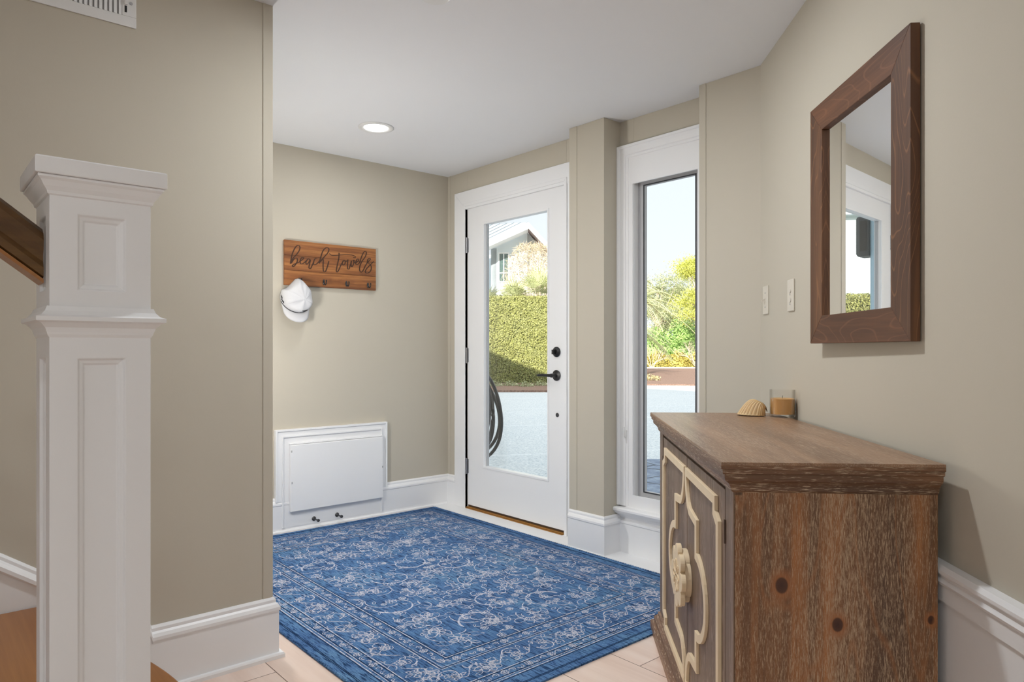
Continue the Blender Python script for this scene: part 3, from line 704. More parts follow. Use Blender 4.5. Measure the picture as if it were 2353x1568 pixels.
b.prism([(-ms+r*math.cos(a),mz+r*math.sin(a)) for r,a in flower(.070,.027,8)],lambda a,c_,h:(a,h,c_),tf+.020,tf+.034)
for k in range(8):
    a=2*math.pi*k/8
    b.strip3([(-ms+.030*math.cos(a)+.013*math.cos(u)*1.5*math.cos(a)-.010*math.sin(u)*math.sin(a),mz+.030*math.sin(a)+.02*math.cos(u)*math.sin(a)+.010*math.sin(u)*math.cos(a)) for u in [2*math.pi*j/12 for j in range(12)]],.004,lambda a_,c_,h:(a_,h,c_),tf+.034,tf+.037,closed=True)
b.build('carved_medallion_handle',M['cream'],cs,bevel=.0008,seg=1)
tag(cs,'weathered brown wood console cabinet with cream fretwork doors by the angled wall','cabinet')

# candle and shell
cd=empty('candle_jar',(-.479,-2.779,.855))
b=MB(); b.lathe([(.0,0),(.044,0),(.0455,.003),(.0455,.100),(.0430,.100),(.0430,.010),(.0,.010)],(0,0,0),'z',40); b.build('glass_jar',M['jar'],cd,smooth=False)
MB().lathe([(0,.0105),(.0425,.0105),(.0425,.066),(.040,.068),(0,.0675)],(0,0,0),'z',40).build('wax',M['wax'],cd)
MB().tube([(0,0,.067),(.001,0,.078)],.0008,6).build('wick',M['capblk'],cd)
tag(cd,'cream candle in a clear glass jar standing on the console top','candle')
sh=empty('seashell',(-.513,-2.692,.855))
# cockle: lies mouth down, hinge toward the candle
m=M['shell']; n=noise_tex(m,coords(m),60,3)
attr=N(m,'ShaderNodeVertexColor') if False else None
def shellp(u,v):  # u across the ribs -1..1, v from the beak (0) to the edge (1)
    al=math.radians(168)*u; sv=math.sin(math.pi*min(1,v**.72)*.985)
    U=Vector((.040,0,.016)); E_=Vector((-.066*math.cos(al)*(1 if math.cos(al)>0 else .55)-.002,.048*math.sin(al),.0015))
    d=(E_-U); d.z=0; d.normalize()
    p=U*(1-v)+E_*v+Vector((0,0,.050*math.cos(al*.42)))*sv+d*.012*sv
    rib=abs(math.cos(u*math.pi*13)); p.z+=.0024*(rib-.5)*min(1,v*4)*(1 if v<.97 else .3); p+=d*.0012*(rib-.5)*v
    p.z=max(p.z,.0012); return p
b=MB(); nu,nv=208,34; rings=[[shellp(-1+2*i/nu,j/nv) for i in range(nu+1)] for j in range(0,nv+1)]
b.loft(rings,cap=False,closed=False)
so_=b.build('shell_valve',M['shell'],sh,smooth=True,fix=True); md=so_.modifiers.new('s','SOLIDIFY'); md.thickness=.0015; md.offset=-1
sh.rotation_euler=(0,0,math.radians(-52))
gm=N(m,'ShaderNodeNewGeometry')
c_=mix(m,ramp(m,gm.outputs['Pointiness'],[(.47,(0,0,0)),(.53,(1,1,1))]),(.38,.20,.07),(.72,.54,.30))
setcol(m,mix(m,ramp(m,n,[(.45,(0,0,0)),(.6,(.6,.6,.6))]),c_,(.60,.38,.16)))
tag(sh,'ribbed tan cockle shell beside the candle on the console','seashell')

# ------------------------------------------------------------------ newel, rail, stairs
nw=empty('newel_post',(-2.6725,-2.6055,.1785)); zb=.1785; hw=.0775
def panel_box(z0,z1,name):
    bm=bmesh.new(); bmesh.ops.create_cube(bm,size=1)
    for v in bm.verts: v.co=Vector((v.co.x*2*hw,v.co.y*2*hw,(z0 if v.co.z<0 else z1)-zb))
    fs=[f for f in bm.faces if abs(f.normal.z)<.5]
    bmesh.ops.inset_individual(bm,faces=fs,thickness=.0580,depth=0)
    bmesh.ops.inset_individual(bm,faces=fs,thickness=.004,depth=-.005)
    bmesh.ops.inset_individual(bm,faces=fs,thickness=.008,depth=-.002)
    bmesh.ops.inset_individual(bm,faces=fs,thickness=.004,depth=-.004)
    me=bpy.data.meshes.new(name); bm.to_mesh(me); bm.free(); me.materials.append(M['trim'])
    o=bpy.data.objects.new(name,me); S.collection.objects.link(o); o.parent=nw
    md=o.modifiers.new('b','BEVEL'); md.width=.0012; md.segments=2; md.limit_method='ANGLE'
panel_box(1.166,1.377,'upper_shaft'); panel_box(.30,1.130,'lower_shaft')
b=MB(); b.box((-hw-.012,-hw-.012,0),(hw+.012,hw+.012,.1215)); b.build('plinth',M['trim'],nw,bevel=.003)
def Zs(pr): return [(o,z-zb) for o,z in pr]
b=MB(); b.square(Zs([(0,1.125),(.003,1.130),(.004,1.134),(.007,1.142),(.014,1.150),(.021,1.153),(.021,1.160),(.013,1.163),(.007,1.170),(.004,1.178),(0,1.178)]),-hw,hw,-hw,hw); b.build('belt_moulding',M['trim'],nw)
b=MB(); b.square(Zs([(0,1.364),(.003,1.366),(.004,1.371),(.009,1.378),(.014,1.387),(.018,1.391),(.018,1.395)]),-hw,hw,-hw,hw); b.build('neck_moulding',M['trim'],nw)
b=MB(); b.square(Zs([(.0215,1.3955),(.0225,1.397),(.0225,1.422),(.0205,1.4245),(-.03,1.428)]),-hw,hw,-hw,hw); b.build('cap',M['trim'],nw,bevel=.001)
tag(nw,'white square panelled newel post with moulded cap at the stair foot','newel post')

hr=empty('handrail',(-2.752,-2.6055,1.269)); k_=.79
RP=[(-.022,-.040),(-.030,-.036),(-.030,-.022),(-.024,-.012),(-.024,-.002),(-.031,.010),(-.033,.022),(-.028,.034),(-.016,.042),(0,.044)]
RP=RP+[(-y,z) for y,z in RP[::-1][1:]]
b=MB(); b.loft([[(0-d,y,z*1.06+d*k_) for y,z in RP] for d in (0,.9,1.8)]); b.build('grip',M['rail'],hr)
b=MB(); b.box((-.02,-.030,-.052),(0,.030,-.0455)); 
b=MB(); b.loft([[(-d,y,z+d*k_) for y,z in ((-.030,-.050),(.030,-.050),(.030,-.0430),(-.030,-.0430))] for d in (0,1.8)]); b.build('lower_fillet',M['tread'],hr)
tag(hr,'brown wooden handrail rising left from the newel post','handrail')

st=empty('staircase',(-2.5,-1.9,0))
def sp_(x,y,z): return (x+2.5,y+1.9,z)
out=[(-2.72,-1.636),(-2.425,-1.636),(-2.400,-1.72),(-2.372,-1.86),(-2.356,-2.0),(-2.345,-2.25),(-2.36,-2.5),(-2.42,-2.70),(-2.52,-2.80),(-2.64,-2.84),(-2.72,-2.84)]
o2=smooth_pts(out[1:-1],5); o2=[out[0]]+o2+[out[-1]]
MB().prism(o2,lambda a,c_,h:sp_(a,c_,h),.1505,.1785).build('tread',M['tread'],st,bevel=.006,seg=3)
def shrink(P,d):
    cx_,cy_=-2.62,-2.2
    return [(min(a-d,-2.38) if a>-2.7 else a,c_+(d if c_<-2.6 else 0)) for a,c_ in P]
MB().prism(shrink(o2,.025),lambda a,c_,h:sp_(a,c_,h),.0,.1505).build('riser',M['trim'],st)
for k in range(1,4):
    xn=-2.637-(k-1)*.25; z=.1785*(k+1)
    yf=-2.50 if k==1 else -2.68
    b=MB(); b.box(sp_(xn-.275,yf,z-.028),sp_(xn,-1.636,z)); b.build('tread',M['tread'],st,bevel=.006,seg=3)
    b=MB(); b.box(sp_(xn-.05,yf+.01,z-.1785),sp_(xn-.028,-1.636,z-.028)); b.build('riser',M['trim'],st)
# skirt board on the wall with its cap
xa,xb=-2.336,-3.4; za=.215; zb_=lambda x: .4575+(-2.636-x)*.72
b=MB(); b.prism([(xa,.0),(xa,.19),(xa-.02,zb_(xa-.02)-.045),(xb,zb_(xb)-.045),(xb,.0)],lambda a,c_,h:sp_(a,h,c_),-1.632,-1.614)
b.build('skirt_board',M['trim'],st)
CPp=[(0,-.052),(.022,-.052),(.027,-.046),(.027,-.034),(.020,-.024),(.012,-.018),(.012,-.008),(.004,0),(0,0)]
b=MB(); b.loft([[sp_(x,-1.614-o,zb_(x)+z) for o,z in CPp] for x in (xa-.012,xb)]); b.loft([[sp_(xa,-1.614-o,.214+z) for o,z in CPp],[sp_(xa-.012,-1.614-o,zb_(xa-.012)+z) for o,z in CPp]]); b.build('skirt_cap',M['trim'],st)
tag(st,'oak stair treads with white skirt board, bottom left corner','staircase')

# ------------------------------------------------------------------ rug
RX0,RX1,RY0,RY1=-1.835,-.156,-2.398,-.048
rg=empty('area_rug',((RX0+RX1)/2,(RY0+RY1)/2,0)); RW,RL=(RX1-RX0)/2,(RY1-RY0)/2
b=MB(); nx,ny=40,56
def rz(x,y):
    e=min(RW-abs(x),RL-abs(y)); return .0075+.0012*noise.noise(Vector((x*2.2,y*2.2,3)))*(0 if e<.05 else 1)
tp=[[(-RW+2*RW*i/nx,-RL+2*RL*j/ny) for i in range(nx+1)] for j in range(ny+1)]
n=len(b.v)
for row in tp:
    for x,y in row: b.v.append(Vector((x,y,rz(x,y))))
for j in range(ny):
    for i in range(nx): a=n+j*(nx+1)+i; b.face((a,a+1,a+nx+2,a+nx+1))
b.v+= [Vector(p) for p in ((-RW,-RL,.0005),(RW,-RL,.0005),(RW,RL,.0005),(-RW,RL,.0005))]; k=len(b.v)-4
for p,q_,i0,i1 in ((0,1,n,n+nx),(1,2,n+nx,n+ny*(nx+1)+nx),(2,3,n+ny*(nx+1)+nx,n+ny*(nx+1)),(3,0,n+ny*(nx+1),n)): b.face((k+p,k+q_,i1,i0))
b.face((k+3,k+2,k+1,k))
b.build('woven_base',M['rug'],rg)
# whipped edge on long sides
for sx_ in (-1,1):
    b=MB(); 
    for k in range(int(2*RL/.016)):
        y=-RL+.008+k*.016; b.tube([(sx_*(RW-.003),y-.0065,.0055),(sx_*(RW-.003),y-.004,.0055),(sx_*(RW-.003),y+.004,.0055),(sx_*(RW-.003),y+.0065,.0055)],[.0025,.0052,.0052,.0025],6)
    b.build('whipped_edge',M['rug'],rg)
# pattern in pale yarn, woven into the face
fl=lambda a,c_,h:(a,c_,rz(a,c_)+.0006)
R=random.Random(11)
P=MB(); D=MB()
def jit(pts,a=.0015): return [(x+R.uniform(-a,a),y+R.uniform(-a,a)) for x,y in pts]
def dense(pts,st_=.0065,a=.0011):
    out=[pts[0]]
    for (x0,y0),(x1,y1) in zip(pts,pts[1:]):
        n_=max(1,int(math.hypot(x1-x0,y1-y0)/st_))
        for i in range(1,n_+1): out.append((x0+(x1-x0)*i/n_+R.uniform(-a,a),y0+(y1-y0)*i/n_+R.uniform(-a,a)))
    return out
def line(pts,w=.006):
    p=dense(pts); P.ribbon(p,[w*R.uniform(.5,1.05) for _ in p],fl)
def rect(d,w,B_=P):
    x,y=RW-d,RL-d
    for (x0,y0),(x1,y1) in (((-x,-y),(x,-y)),((x,-y),(x,y)),((x,y),(-x,y)),((-x,y),(-x,-y))):
        k=40; B_.ribbon([(x0+(x1-x0)*i/k,y0+(y1-y0)*i/k) for i in range(k+1)],w,fl)
for d,w in ((.092,.0045),(.104,.003),(.150,.0045),(.285,.0045),(.297,.003),(.350,.0045)): rect(d,w)
for d in (.030,.036,.086,.110,.145,.290,.345,.356): rect(d,.003,D)
def spiral(x,y,r,a0,turn,sgn=1,w=.008,k=.55):
    pts=[]; n=18
    for i in range(n+1):
        t=i/n; a=a0+sgn*turn*t; rr=r*(1-k*t); pts.append((x+rr*math.cos(a),y+rr*math.sin(a)))
    P.ribbon(jit(pts,.001),[w*(1-.5*i/n) for i in range(n+1)],fl); return pts
def petalring(x,y,r,n,w=.0045,a0=0,arc=2*math.pi,asp=.5):
    for k in range(n):
        a=a0+arc*k/n
        L=[]
        for j in range(9):
            t=j/8; u=math.sin(math.pi*t); s_=r*(.25+.75*math.sin(math.pi*t/1)) if False else None
            u_=2*math.pi*t; L.append((r*(.62+.38*math.cos(u_)),r*.38*asp*math.sin(u_)))
        line([(x+p*math.cos(a)-q_*math.sin(a),y+p*math.sin(a)+q_*math.cos(a)) for p,q_ in L],w)
def palmette(x,y,r,a):
    for s_ in (1,.55):
        line([(x+r*s_*(1.0*math.cos(t))*math.cos(a)-r*s_*.7*math.sin(t)*math.sin(a), y+r*s_*math.cos(t)*math.sin(a)+r*s_*.7*math.sin(t)*math.cos(a)) for t in [math.radians(-150+300*k/14) for k in range(15)]],.0055*s_+.002)
    petalring(x,y,r*1.5,7,.0045,a-1.9,3.8*7/6,.62)
    for k in range(3):
        b_=a+math.radians(-35+35*k); line([(x+r*.4*math.cos(b_),y+r*.4*math.sin(b_)),(x+r*.9*math.cos(b_),y+r*.9*math.sin(b_))],.004)
def leaf(x,y,L_,a,w=.0045):
    for s_ in (-1,1):
        line([(x+L_*t*math.cos(a)-s_*L_*.22*math.sin(math.pi*t)*math.sin(a),y+L_*t*math.sin(a)+s_*L_*.22*math.sin(math.pi*t)*math.cos(a)) for t in [k/6 for k in range(7)]],w)
def rosette(x,y,r): petalring(x,y,r,6,.005,R.uniform(0,1),asp=.9); line([(x+r*.3*math.cos(t),y+r*.3*math.sin(t)) for t in [k*math.pi/4 for k in range(9)]],.004)
# field: mirrored scrolls on a lattice
fx,fy=RW-.365,RL-.365
half=[]
rows=7
for j in range(rows):
    y=-fy+ (j+.5)*2*fy/rows
    for i,xf in enumerate((.0,.36,.74)):
        x=xf*fx
        for sm in ((1,) if xf==0 else (1,-1)):
            X=x*sm; yy=y+(.06 if i%2 else -.03)
            sg=sm*(1 if (i+j)%2 else -1)
            if (i+j)%3==0: palmette(X,yy,.062,math.pi/2*(1 if j%2 else -1)+R.uniform(-.2,.2)); 
            elif (i+j)%3==1:
                p=spiral(X,yy,.105,R.uniform(-.3,.3)+(0 if sm>0 else math.pi),4.6,sg,.0095); rosette(p[-1][0],p[-1][1],.026); rosette(p[4][0]+.01,p[4][1]-.01,.020)
                leaf(p[9][0],p[9][1],.05,R.uniform(0,6.28)); leaf(p[13][0],p[13][1],.04,R.uniform(0,6.28))
            else: rosette(X,yy,.045); leaf(X+.04,yy+.02,.075,.6*sm); leaf(X-.04,yy-.02,.075,3.6*sm); leaf(X,yy+.05,.06,1.6)
            # connecting vines
            x2=X+sm*.34*fx*.5; y2=yy+fy/rows
            line([(X+(x2-X)*t+.03*math.sin(t*6.28),yy+(y2-yy)*t+.03*math.cos(t*6.28)-.03) for t in [k/14 for k in range(15)]],.0055)
for k in range(430):
    x=R.uniform(-fx,fx); y=R.uniform(-fy,fy); c=R.random()
    if c<.35: leaf(x,y,R.uniform(.02,.05),R.uniform(0,6.28),.0038)
    elif c<.52: rosette(x,y,R.uniform(.012,.022))
    elif c<.54: palmette(x,y,R.uniform(.03,.036),R.uniform(0,6.28))
    elif c<.85: spiral(x,y,R.uniform(.02,.05),R.uniform(0,6.28),R.uniform(2.5,5),R.choice((-1,1)),.0055)
    else:
        a=R.uniform(0,6.28); line([(x+.09*t*math.cos(a)+.02*math.sin(t*5),y+.09*t*math.sin(a)+.02*math.cos(t*5)) for t in [i/8 for i in range(9)]],.005)
# borders
def around(d,step):
    x,y=RW-d,RL-d; out=[]
    n=int(2*y/step)
    for k in range(n): out+= [((x,-y+(k+.5)*2*y/n),math.pi/2),((-x,-y+(k+.5)*2*y/n),-math.pi/2)]
    n=int(2*x/step)
    for k in range(n): out+= [((-x+(k+.5)*2*x/n,y),0),((-x+(k+.5)*2*x/n,-y),math.pi)]
    return out
for d in (.127,.323):
    for i,((x,y),a) in enumerate(around(d,.036)):
        s_=1 if i%4<2 else -1
        if i%6<2: rosette(x,y,.015)
        else: spiral(x,y,.015,a+R.uniform(-.4,.4),4.4,s_,.0042,.6); spiral(x+.010*math.cos(a),y+.010*math.sin(a),.011,a+3,3.5,-s_,.0036)
for i,((x,y),a) in enumerate(around(.218,.135)):
    s_=1 if (i//2)%2 else -1
    nx_,ny_=-math.sin(a),math.cos(a)
    if (i//2)%3==0: palmette(x,y,.040,a+math.pi/2)
    else:
        spiral(x+nx_*.012*s_,y+ny_*.012*s_,.046,a,4.3,s_,.0065); rosette(x-nx_*.01*s_,y-ny_*.01*s_,.020)
    for k in range(9): (leaf(x+R.uniform(-.06,.06),y+R.uniform(-.045,.045),.032,R.uniform(0,6.28),.0036) if k%3 else spiral(x+R.uniform(-.06,.06),y+R.uniform(-.045,.045),.022,R.uniform(0,6),4,1,.0045))
    line([(x+math.cos(a)*(t-.5)*.135+nx_*.030*math.sin(t*6.28),y+math.sin(a)*(t-.5)*.135+ny_*.030*math.sin(t*6.28)) for t in [k/10 for k in range(11)]],.005)
P.build('scroll_pattern',M['rugl'],rg,fix=False); D.build('border_pinstripe',M['rugd'],rg,fix=False)
tag(rg,'blue flatweave rug with pale scroll pattern on the plank floor','rug')

# ------------------------------------------------------------------ outdoors
G=-.15
def plane(name,cam_pts,z,m,th=.05):
    b=MB(); b.prism([tuple(cw(X,Z).xy) for X,Z in cam_pts],lambda a,c_,h:(a,c_,h),z-th,z); return b.build(name,m)
struct(plane('ground',[(-140,-60),(140,-60),(140,200),(-140,200)],G-.02,M['lawn'],.2))
b=MB(); b.prism([(.15,-30),(40,-30),(40,45),(.15,45)],lambda a,c_,h:(a,c_,h),G-.018,G); struct(b.build('driveway',M['drive']))
o=plane('flagstone_path',[(.2,5.25),(3.2,4.6),(4.6,7.4),(1.2,7.9)],G+.02,M['flag'],.018); tag(o,'dark blue-grey flagstones outside the tall window','path')
o=plane('mulch_bed',[(-26,20.0),(3.4,20.3),(3.2,24.7),(-26,24.7)],G+.06,M['mulch'],.06); tag(o,'brown mulch strip in front of the clipped hedge, seen through the door','mulch bed',kind='stuff')
o=plane('mulch_bed',[(4.0,24.2),(14,23.2),(22,44),(5.5,44)],G+.05,M['mulch'],.05); tag(o,'sunny brown mulch bed across the driveway, seen through the window','mulch bed',kind='stuff')
o=plane('kerb_strip',[(5.5,44),(22,44),(22,45.6),(5.5,45.6)],G+.10,M['kerb'],.1); tag(o,'pale strip between the mulch and the low golden hedge','kerb')

def foliage(name,n,sampler,size,m,parent=None,asp=.5,rnd=None,extra=None):
    r=rnd or random.Random(sum(map(ord,name))%1000+n); V=[];F=[]
    for k in range(n):
        p,nr=sampler(r); s_=size*r.uniform(.6,1.3)
        d=Vector((r.gauss(0,1),r.gauss(0,1),r.gauss(0,1)))
        if nr is not None: d=d*.55+nr
        d.normalize(); u=d.orthogonal().normalized(); a=r.uniform(0,6.28); w=d.cross(u); e1=u*math.cos(a)+w*math.sin(a); e2=d.cross(e1)
        i=len(V); V+=[p-e1*s_,p+e2*s_*asp,p+e1*s_,p-e2*s_*asp]; F.append((i,i+1,i+2,i+3))
    return new_mesh_obj(name,V,F,m,parent)
# clipped hedge
hd=empty('clipped_hedge',cw(-4,25,G)); inv=Vector(hd.location)
hx0,hx1,hz0,hz1,hh_=-13.5,3.0,24.8,27.0,3.14
pts=[tuple((cw(X,Z)-cw(-4,25)).xy) for X,Z in ((hx0+.15,hz0+.15),(hx1-.15,hz0+.15),(hx1-.15,hz1-.15),(hx0+.15,hz1-.15))]
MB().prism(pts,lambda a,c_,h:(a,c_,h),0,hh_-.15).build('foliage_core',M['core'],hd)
nf=cw(0,-1)-cw(0,0)
def hs_(r):
    if r.random()<.84:
        X=r.uniform(hx0,hx1) if r.random()<.65 else r.uniform(-1.6,1.9); z=r.uniform(0.02,hh_)
        dp=.10*noise.noise(Vector((X*1.6,z*1.6,0)))+r.uniform(-.05,.16)
        return (cw(X,hz0+dp)-cw(-4,25))+Vector((0,0,z)), nf
    X=r.uniform(hx0,hx1); Z=r.uniform(hz0,hz1); return (cw(X,Z)-cw(-4,25))+Vector((0,0,hh_+r.uniform(-.08,.06)+.05*noise.noise(Vector((X*2,Z,5))))), Vector((0,0,1))
foliage('leaf_mass',150000,hs_,.036,M['hedge'],hd)
tag(hd,'tall clipped green hedge across the driveway, seen through the door','hedge')
# seedlings in mulch by hedge
def tuft(X,Z,n,h,w,m,lab,name='groundcover_plant',cat='plant',group=None,sz=.04):
    e=cw(X,Z,G+.05)
    def f(r):
        a=r.uniform(0,6.28); rr=w*math.sqrt(r.random()); return Vector((rr*math.cos(a),rr*math.sin(a),r.uniform(0,h)*(1-.6*rr/w))),None
    o=foliage(name,n,f,sz,m); o.location=e; tag(o,lab,cat,group); return o
for i,(X,Z) in enumerate([(-.55,22.6),(-.05,22.9),(.45,22.4),(.95,23.0)]):
    tuft(X,Z,170,.20,.26,M['oliv'],'small pale groundcover clump in the mulch at the hedge foot',group='groundcover clumps at the hedge foot')
# palmettos behind the hedge
def fan(b,c0,d,L_,n,spread,r,droop=.25,w=.035):
    d=Vector(d).normalized(); side=d.cross(Vector((0,0,1)))
    if side.length<.1: side=Vector((1,0,0))
    side.normalize(); nrm=side.cross(d)
    for k in range(n):
        a=-spread+2*spread*k/(n-1); dd=(d*math.cos(a)+side*math.sin(a)).normalized(); l=L_*r.uniform(.8,1.1)*(1-.2*abs(a)/spread)
        p0=Vector(c0); p1=p0+dd*l*.5+nrm*.02; p2=p0+dd*l+Vector((0,0,-droop*l*r.uniform(.3,1)))
        s_=dd.cross(nrm).normalized()*w*.5
        i=len(b.v); b.v+=[p0-s_*.4,p0+s_*.4,p1+s_,p1-s_,p2]; b.face((i,i+1,i+2,i+3)); b.face((i+3,i+2,i+4))
def palmetto(X,Z,z0,h,lab,nf_=13,seed=1,L_=1.0):
    r=random.Random(seed); e=empty('palmetto',cw(X,Z,z0)); b=MB(); st_=MB()
    for k in range(nf_):
        a=r.uniform(0,6.28); el=r.uniform(.35,1.35); rad=r.uniform(.2,.75)*L_
        base=Vector((math.cos(a)*rad*math.cos(el),math.sin(a)*rad*math.cos(el),h+rad*math.sin(el)))
        fan(b,base,(math.cos(a)*math.cos(el),math.sin(a)*math.cos(el),math.sin(el)),L_*r.uniform(.7,1.0),16,1.25,r)
        st_.tube([(0,0,h*.9),tuple(base)],.015,5)
    b.build('fan_leaf_mass',M['palm'],e,fix=False); st_.tube([(0,0,0),(.02,0,h*.5),(0,0,h)],[.11,.09,.08],8); st_.build('stem',M['twig'],e)
    tag(e,lab,'palm','palmettos behind the hedge')
palmetto(-1.05,28.6,G,2.9,'palmetto with fan leaves behind the hedge, left in the door glass',16,3,1.0)
palmetto(.15,28.9,G,3.0,'palmetto with fan leaves behind the hedge, middle of the door glass',16,5,1.0)
palmetto(1.15,28.4,G,3.25,'palmetto with fan leaves behind the hedge, right in the door glass',22,8,1.15)
# bare twiggy shrub
def branches(b,p,d,L_,r_,lev,r,kids=3,curl=.25):
    p=Vector(p); d=Vector(d).normalized(); q1=p+d*L_*.5+Vector((r.uniform(-1,1),r.uniform(-1,1),r.uniform(-.3,1)))*L_*curl*.3; q2=p+d*L_+Vector((r.uniform(-1,1),r.uniform(-1,1),r.uniform(0,1)))*L_*curl*.3
    b.tube([p,q1,q2],[r_,r_*.8,r_*.6],4 if lev<2 else 5,cap=False)
    tips=[q2]
    if lev>0:
        for k in range(kids):
            nd=(d+Vector((r.uniform(-1,1),r.uniform(-1,1),r.uniform(-.5,1)))*.75).normalized()
            tips+=branches(b,q1 if k%2 else q2,nd,L_*.68,r_*.62,lev-1,r,kids,curl)
    return tips
def twiggy(name,X,Z,h,r0,lev,lab,seed,leafn=0,leafm=None,sz=.05,kids=3,nst=5,spread=.7,tm='twig',group=None,lr=.35):
    r=random.Random(seed); e=empty(name,cw(X,Z,G)); b=MB(); tips=[]
    for k in range(nst):
        a=6.28*k/nst+r.uniform(-.4,.4); tips+=branches(b,(0,0,0),(math.cos(a)*spread,math.sin(a)*spread,1),h*.36,r0,lev,r,kids)
    b.build('branch_mass',M[tm],e,fix=False)
    if leafn:
        def f(rr):
            t_=rr.choice(tips); return t_+Vector((rr.gauss(0,1),rr.gauss(0,1),rr.gauss(0,.8)))*lr,None
        foliage('leaf_mass',leafn,f,sz,M[leafm],e)
    tag(e,lab,'shrub' if h<4 else 'tree',group); return e
tw=twiggy('twiggy_shrub',1.05,32.4,5.2,.045,4,'tan bare-twigged tree above the palmettos, seen through the door',21,0,None,.05,4,6,.75)
def twf(r):
    a=r.uniform(0,6.28); rr=math.sqrt(r.random())*1.75; zz=r.uniform(2.6,6.15)*1.0; k_=max(.15,1-((zz-4.0)/2.35)**2)**.5
    return Vector((rr*k_*math.cos(a),rr*k_*math.sin(a)*.8,zz)),None
foliage('twig_spray',5200,twf,.20,M['twig'],tw,asp=.045); foliage('leaf_mass',7000,twf,.03,M['tan'],tw)
# neighbour house seen through the door
nh=empty('neighbour_house',cw(0,36,G)); n0=cw(0,36)
def hp(X,Z,z): v=cw(X,Z)-n0; return (v.x,v.y,z-G)
sc_=36/30.
def hz(py): return 1.105+(803-py)/1600*36
def hX(px): return (px-1176.5)/1600*36
ax,az=hX(1212.4),hz(521)
lx,lz=hX(1128),hz(568); rx_,rz_=hX(1262),hz(574)
b=MB(); 
wall=[(lx-.25,G),(hX(1183),G),(hX(1183),hz(541)),(lx-.25,lz-.25)]
b.prism([(a,z) for a,z in [(hX(1128),G),(hX(1212),G),(hX(1212),hz(530)),(hX(1128),hz(571))]],lambda a,c_,h:hp(a,h,c_),36,36.4)
b.prism([(hX(1212),G),(hX(1262),G),(hX(1262),hz(590)),(hX(1212),hz(530))],lambda a,c_,h:hp(a,h,c_),36.4,37)
b.prism([(hX(1128),G),(hX(1128)-3,G),(hX(1128)-3,hz(571)),(hX(1128),hz(571))],lambda a,c_,h:hp(a,h,c_),38.5,39)
b.prism([(hX(1128),G),(hX(1128)+.3,G),(hX(1128)+.3,hz(571)),(hX(1128),hz(571))],lambda a,c_,h:hp(a,h,c_),36,39)
b.build('stucco_wall',M['stucco'],nh)
# roof: left slope as a plane running back, with seams
Af=(ax,34.8,az); El=(hX(1090),34.8,hz(581)+.0)
bk=17.0; 
def rp(u,v):  # u along slope from apex to eave, v going back
    X=Af[0]+(El[0]-Af[0])*u - v*8.5; Z=34.8+v*3.0+.06*u; z=Af[2]+(El[2]-Af[2])*u; return X,Z,z
b=MB(); 
for (c0,c1,dz) in (((0,0),(1,1),0),):
    r1=[hp(*rp(0,0)),hp(*rp(1.15,0)),hp(*rp(1.15,.5)),hp(*rp(0,.5))]; r2=[(x,y,z-.10) for x,y,z in r1]; b.loft([r2,r1])
b.build('metal_roof',M['metroof'],nh)
b=MB()
for k in range(0,12):
    v=k/24.
    p0=Vector(hp(*rp(0,v)))+Vector((0,0,.03)); p1=Vector(hp(*rp(1.15,v)))+Vector((0,0,.03)); b.tube([p0,p1],.022,4)
b.build('roof_seams',M['seam'],nh)
b=MB()   # rakes
b.prism([(ax,az),(El[0]-.4,El[2]-.05),(El[0]-.4,El[2]-.40),(ax,az-.34)],lambda a,c_,h:hp(a,h,c_),34.7,35.9)
b.prism([(ax,az),(ax,az-.30),(rx_,rz_-.30),(rx_,rz_)],lambda a,c_,h:hp(a,h,c_),34.7,34.82)
b.build('fascia',M['trim'],nh)
b=MB(); b.prism([(ax,az-.05),(ax,az-.15),(rx_,rz_-.15),(rx_,rz_-.05)],lambda a,c_,h:hp(a,h,c_),34.82,37.2); b.build('soffit',M['soffit'],nh)
wx0,wx1=hX(1146),hX(1169); wf=MB(); wf.strip3([(wx0,hz(648)),(wx1,hz(648)),(wx1,hz(582)),(wx0,hz(582))],.07,lambda a,c_,h:hp(a,36-h,c_),0,.06,closed=True)
mxx=(wx0+wx1)/2; wf.strip3([(mxx,hz(648)),(mxx,hz(582))],.05,lambda a,c_,h:hp(a,36-h,c_),0,.05); wf.strip3([(wx0,hz(628)),(wx1,hz(628))],.05,lambda a,c_,h:hp(a,36-h,c_),0,.05)
wo=wf.build('window',M['trim'],nh); MB().prism([(wx0,hz(648)),(wx1,hz(648)),(wx1,hz(582)),(wx0,hz(582))],lambda a,c_,h:hp(a,36-h,c_),0.005,.02).build('pane',M['ewin'],wo)
tag(nh,'pale stucco house with grey standing-seam metal roof beyond the hedge','house')
# second house, seen in the mirror
h2=empty('sided_house',cw(-9,33,G)); n2_=cw(-9,33)
def h2p(X,Z,z): v=cw(X,Z)-n2_; return (v.x,v.y,z-G)
b=MB(); b.prism([(-15,G),(-6.3,G),(-6.3,7.2),(-15,7.2)],lambda a,c_,h:h2p(a,h,c_),33,40); b.build('siding_wall',M['siding'],h2)
b=MB(); b.prism([(-15.4,7.2),(-6.0,7.2),(-10.6,9.6)],lambda a,c_,h:h2p(a,h,c_),32.6,40.4); b.build('roof',M['metroof'],h2)
for X in (-12.2,-14.0):
    f=MB(); f.strip3([(X-.5,3.2),(X+.5,3.2),(X+.5,5.2),(X-.5,5.2)],.12,lambda a,c_,h:h2p(a,33-h,c_),0,.05,closed=True); fo=f.build('window',M['trim'],h2)
    MB().prism([(X-.5,3.2),(X+.5,3.2),(X+.5,5.2),(X-.5,5.2)],lambda a,c_,h:h2p(a,33-h,c_),.005,.02).build('pane',M['ewin'],fo)
tag(h2,'white lap-sided house beyond the hedge, seen only in the mirror','house')

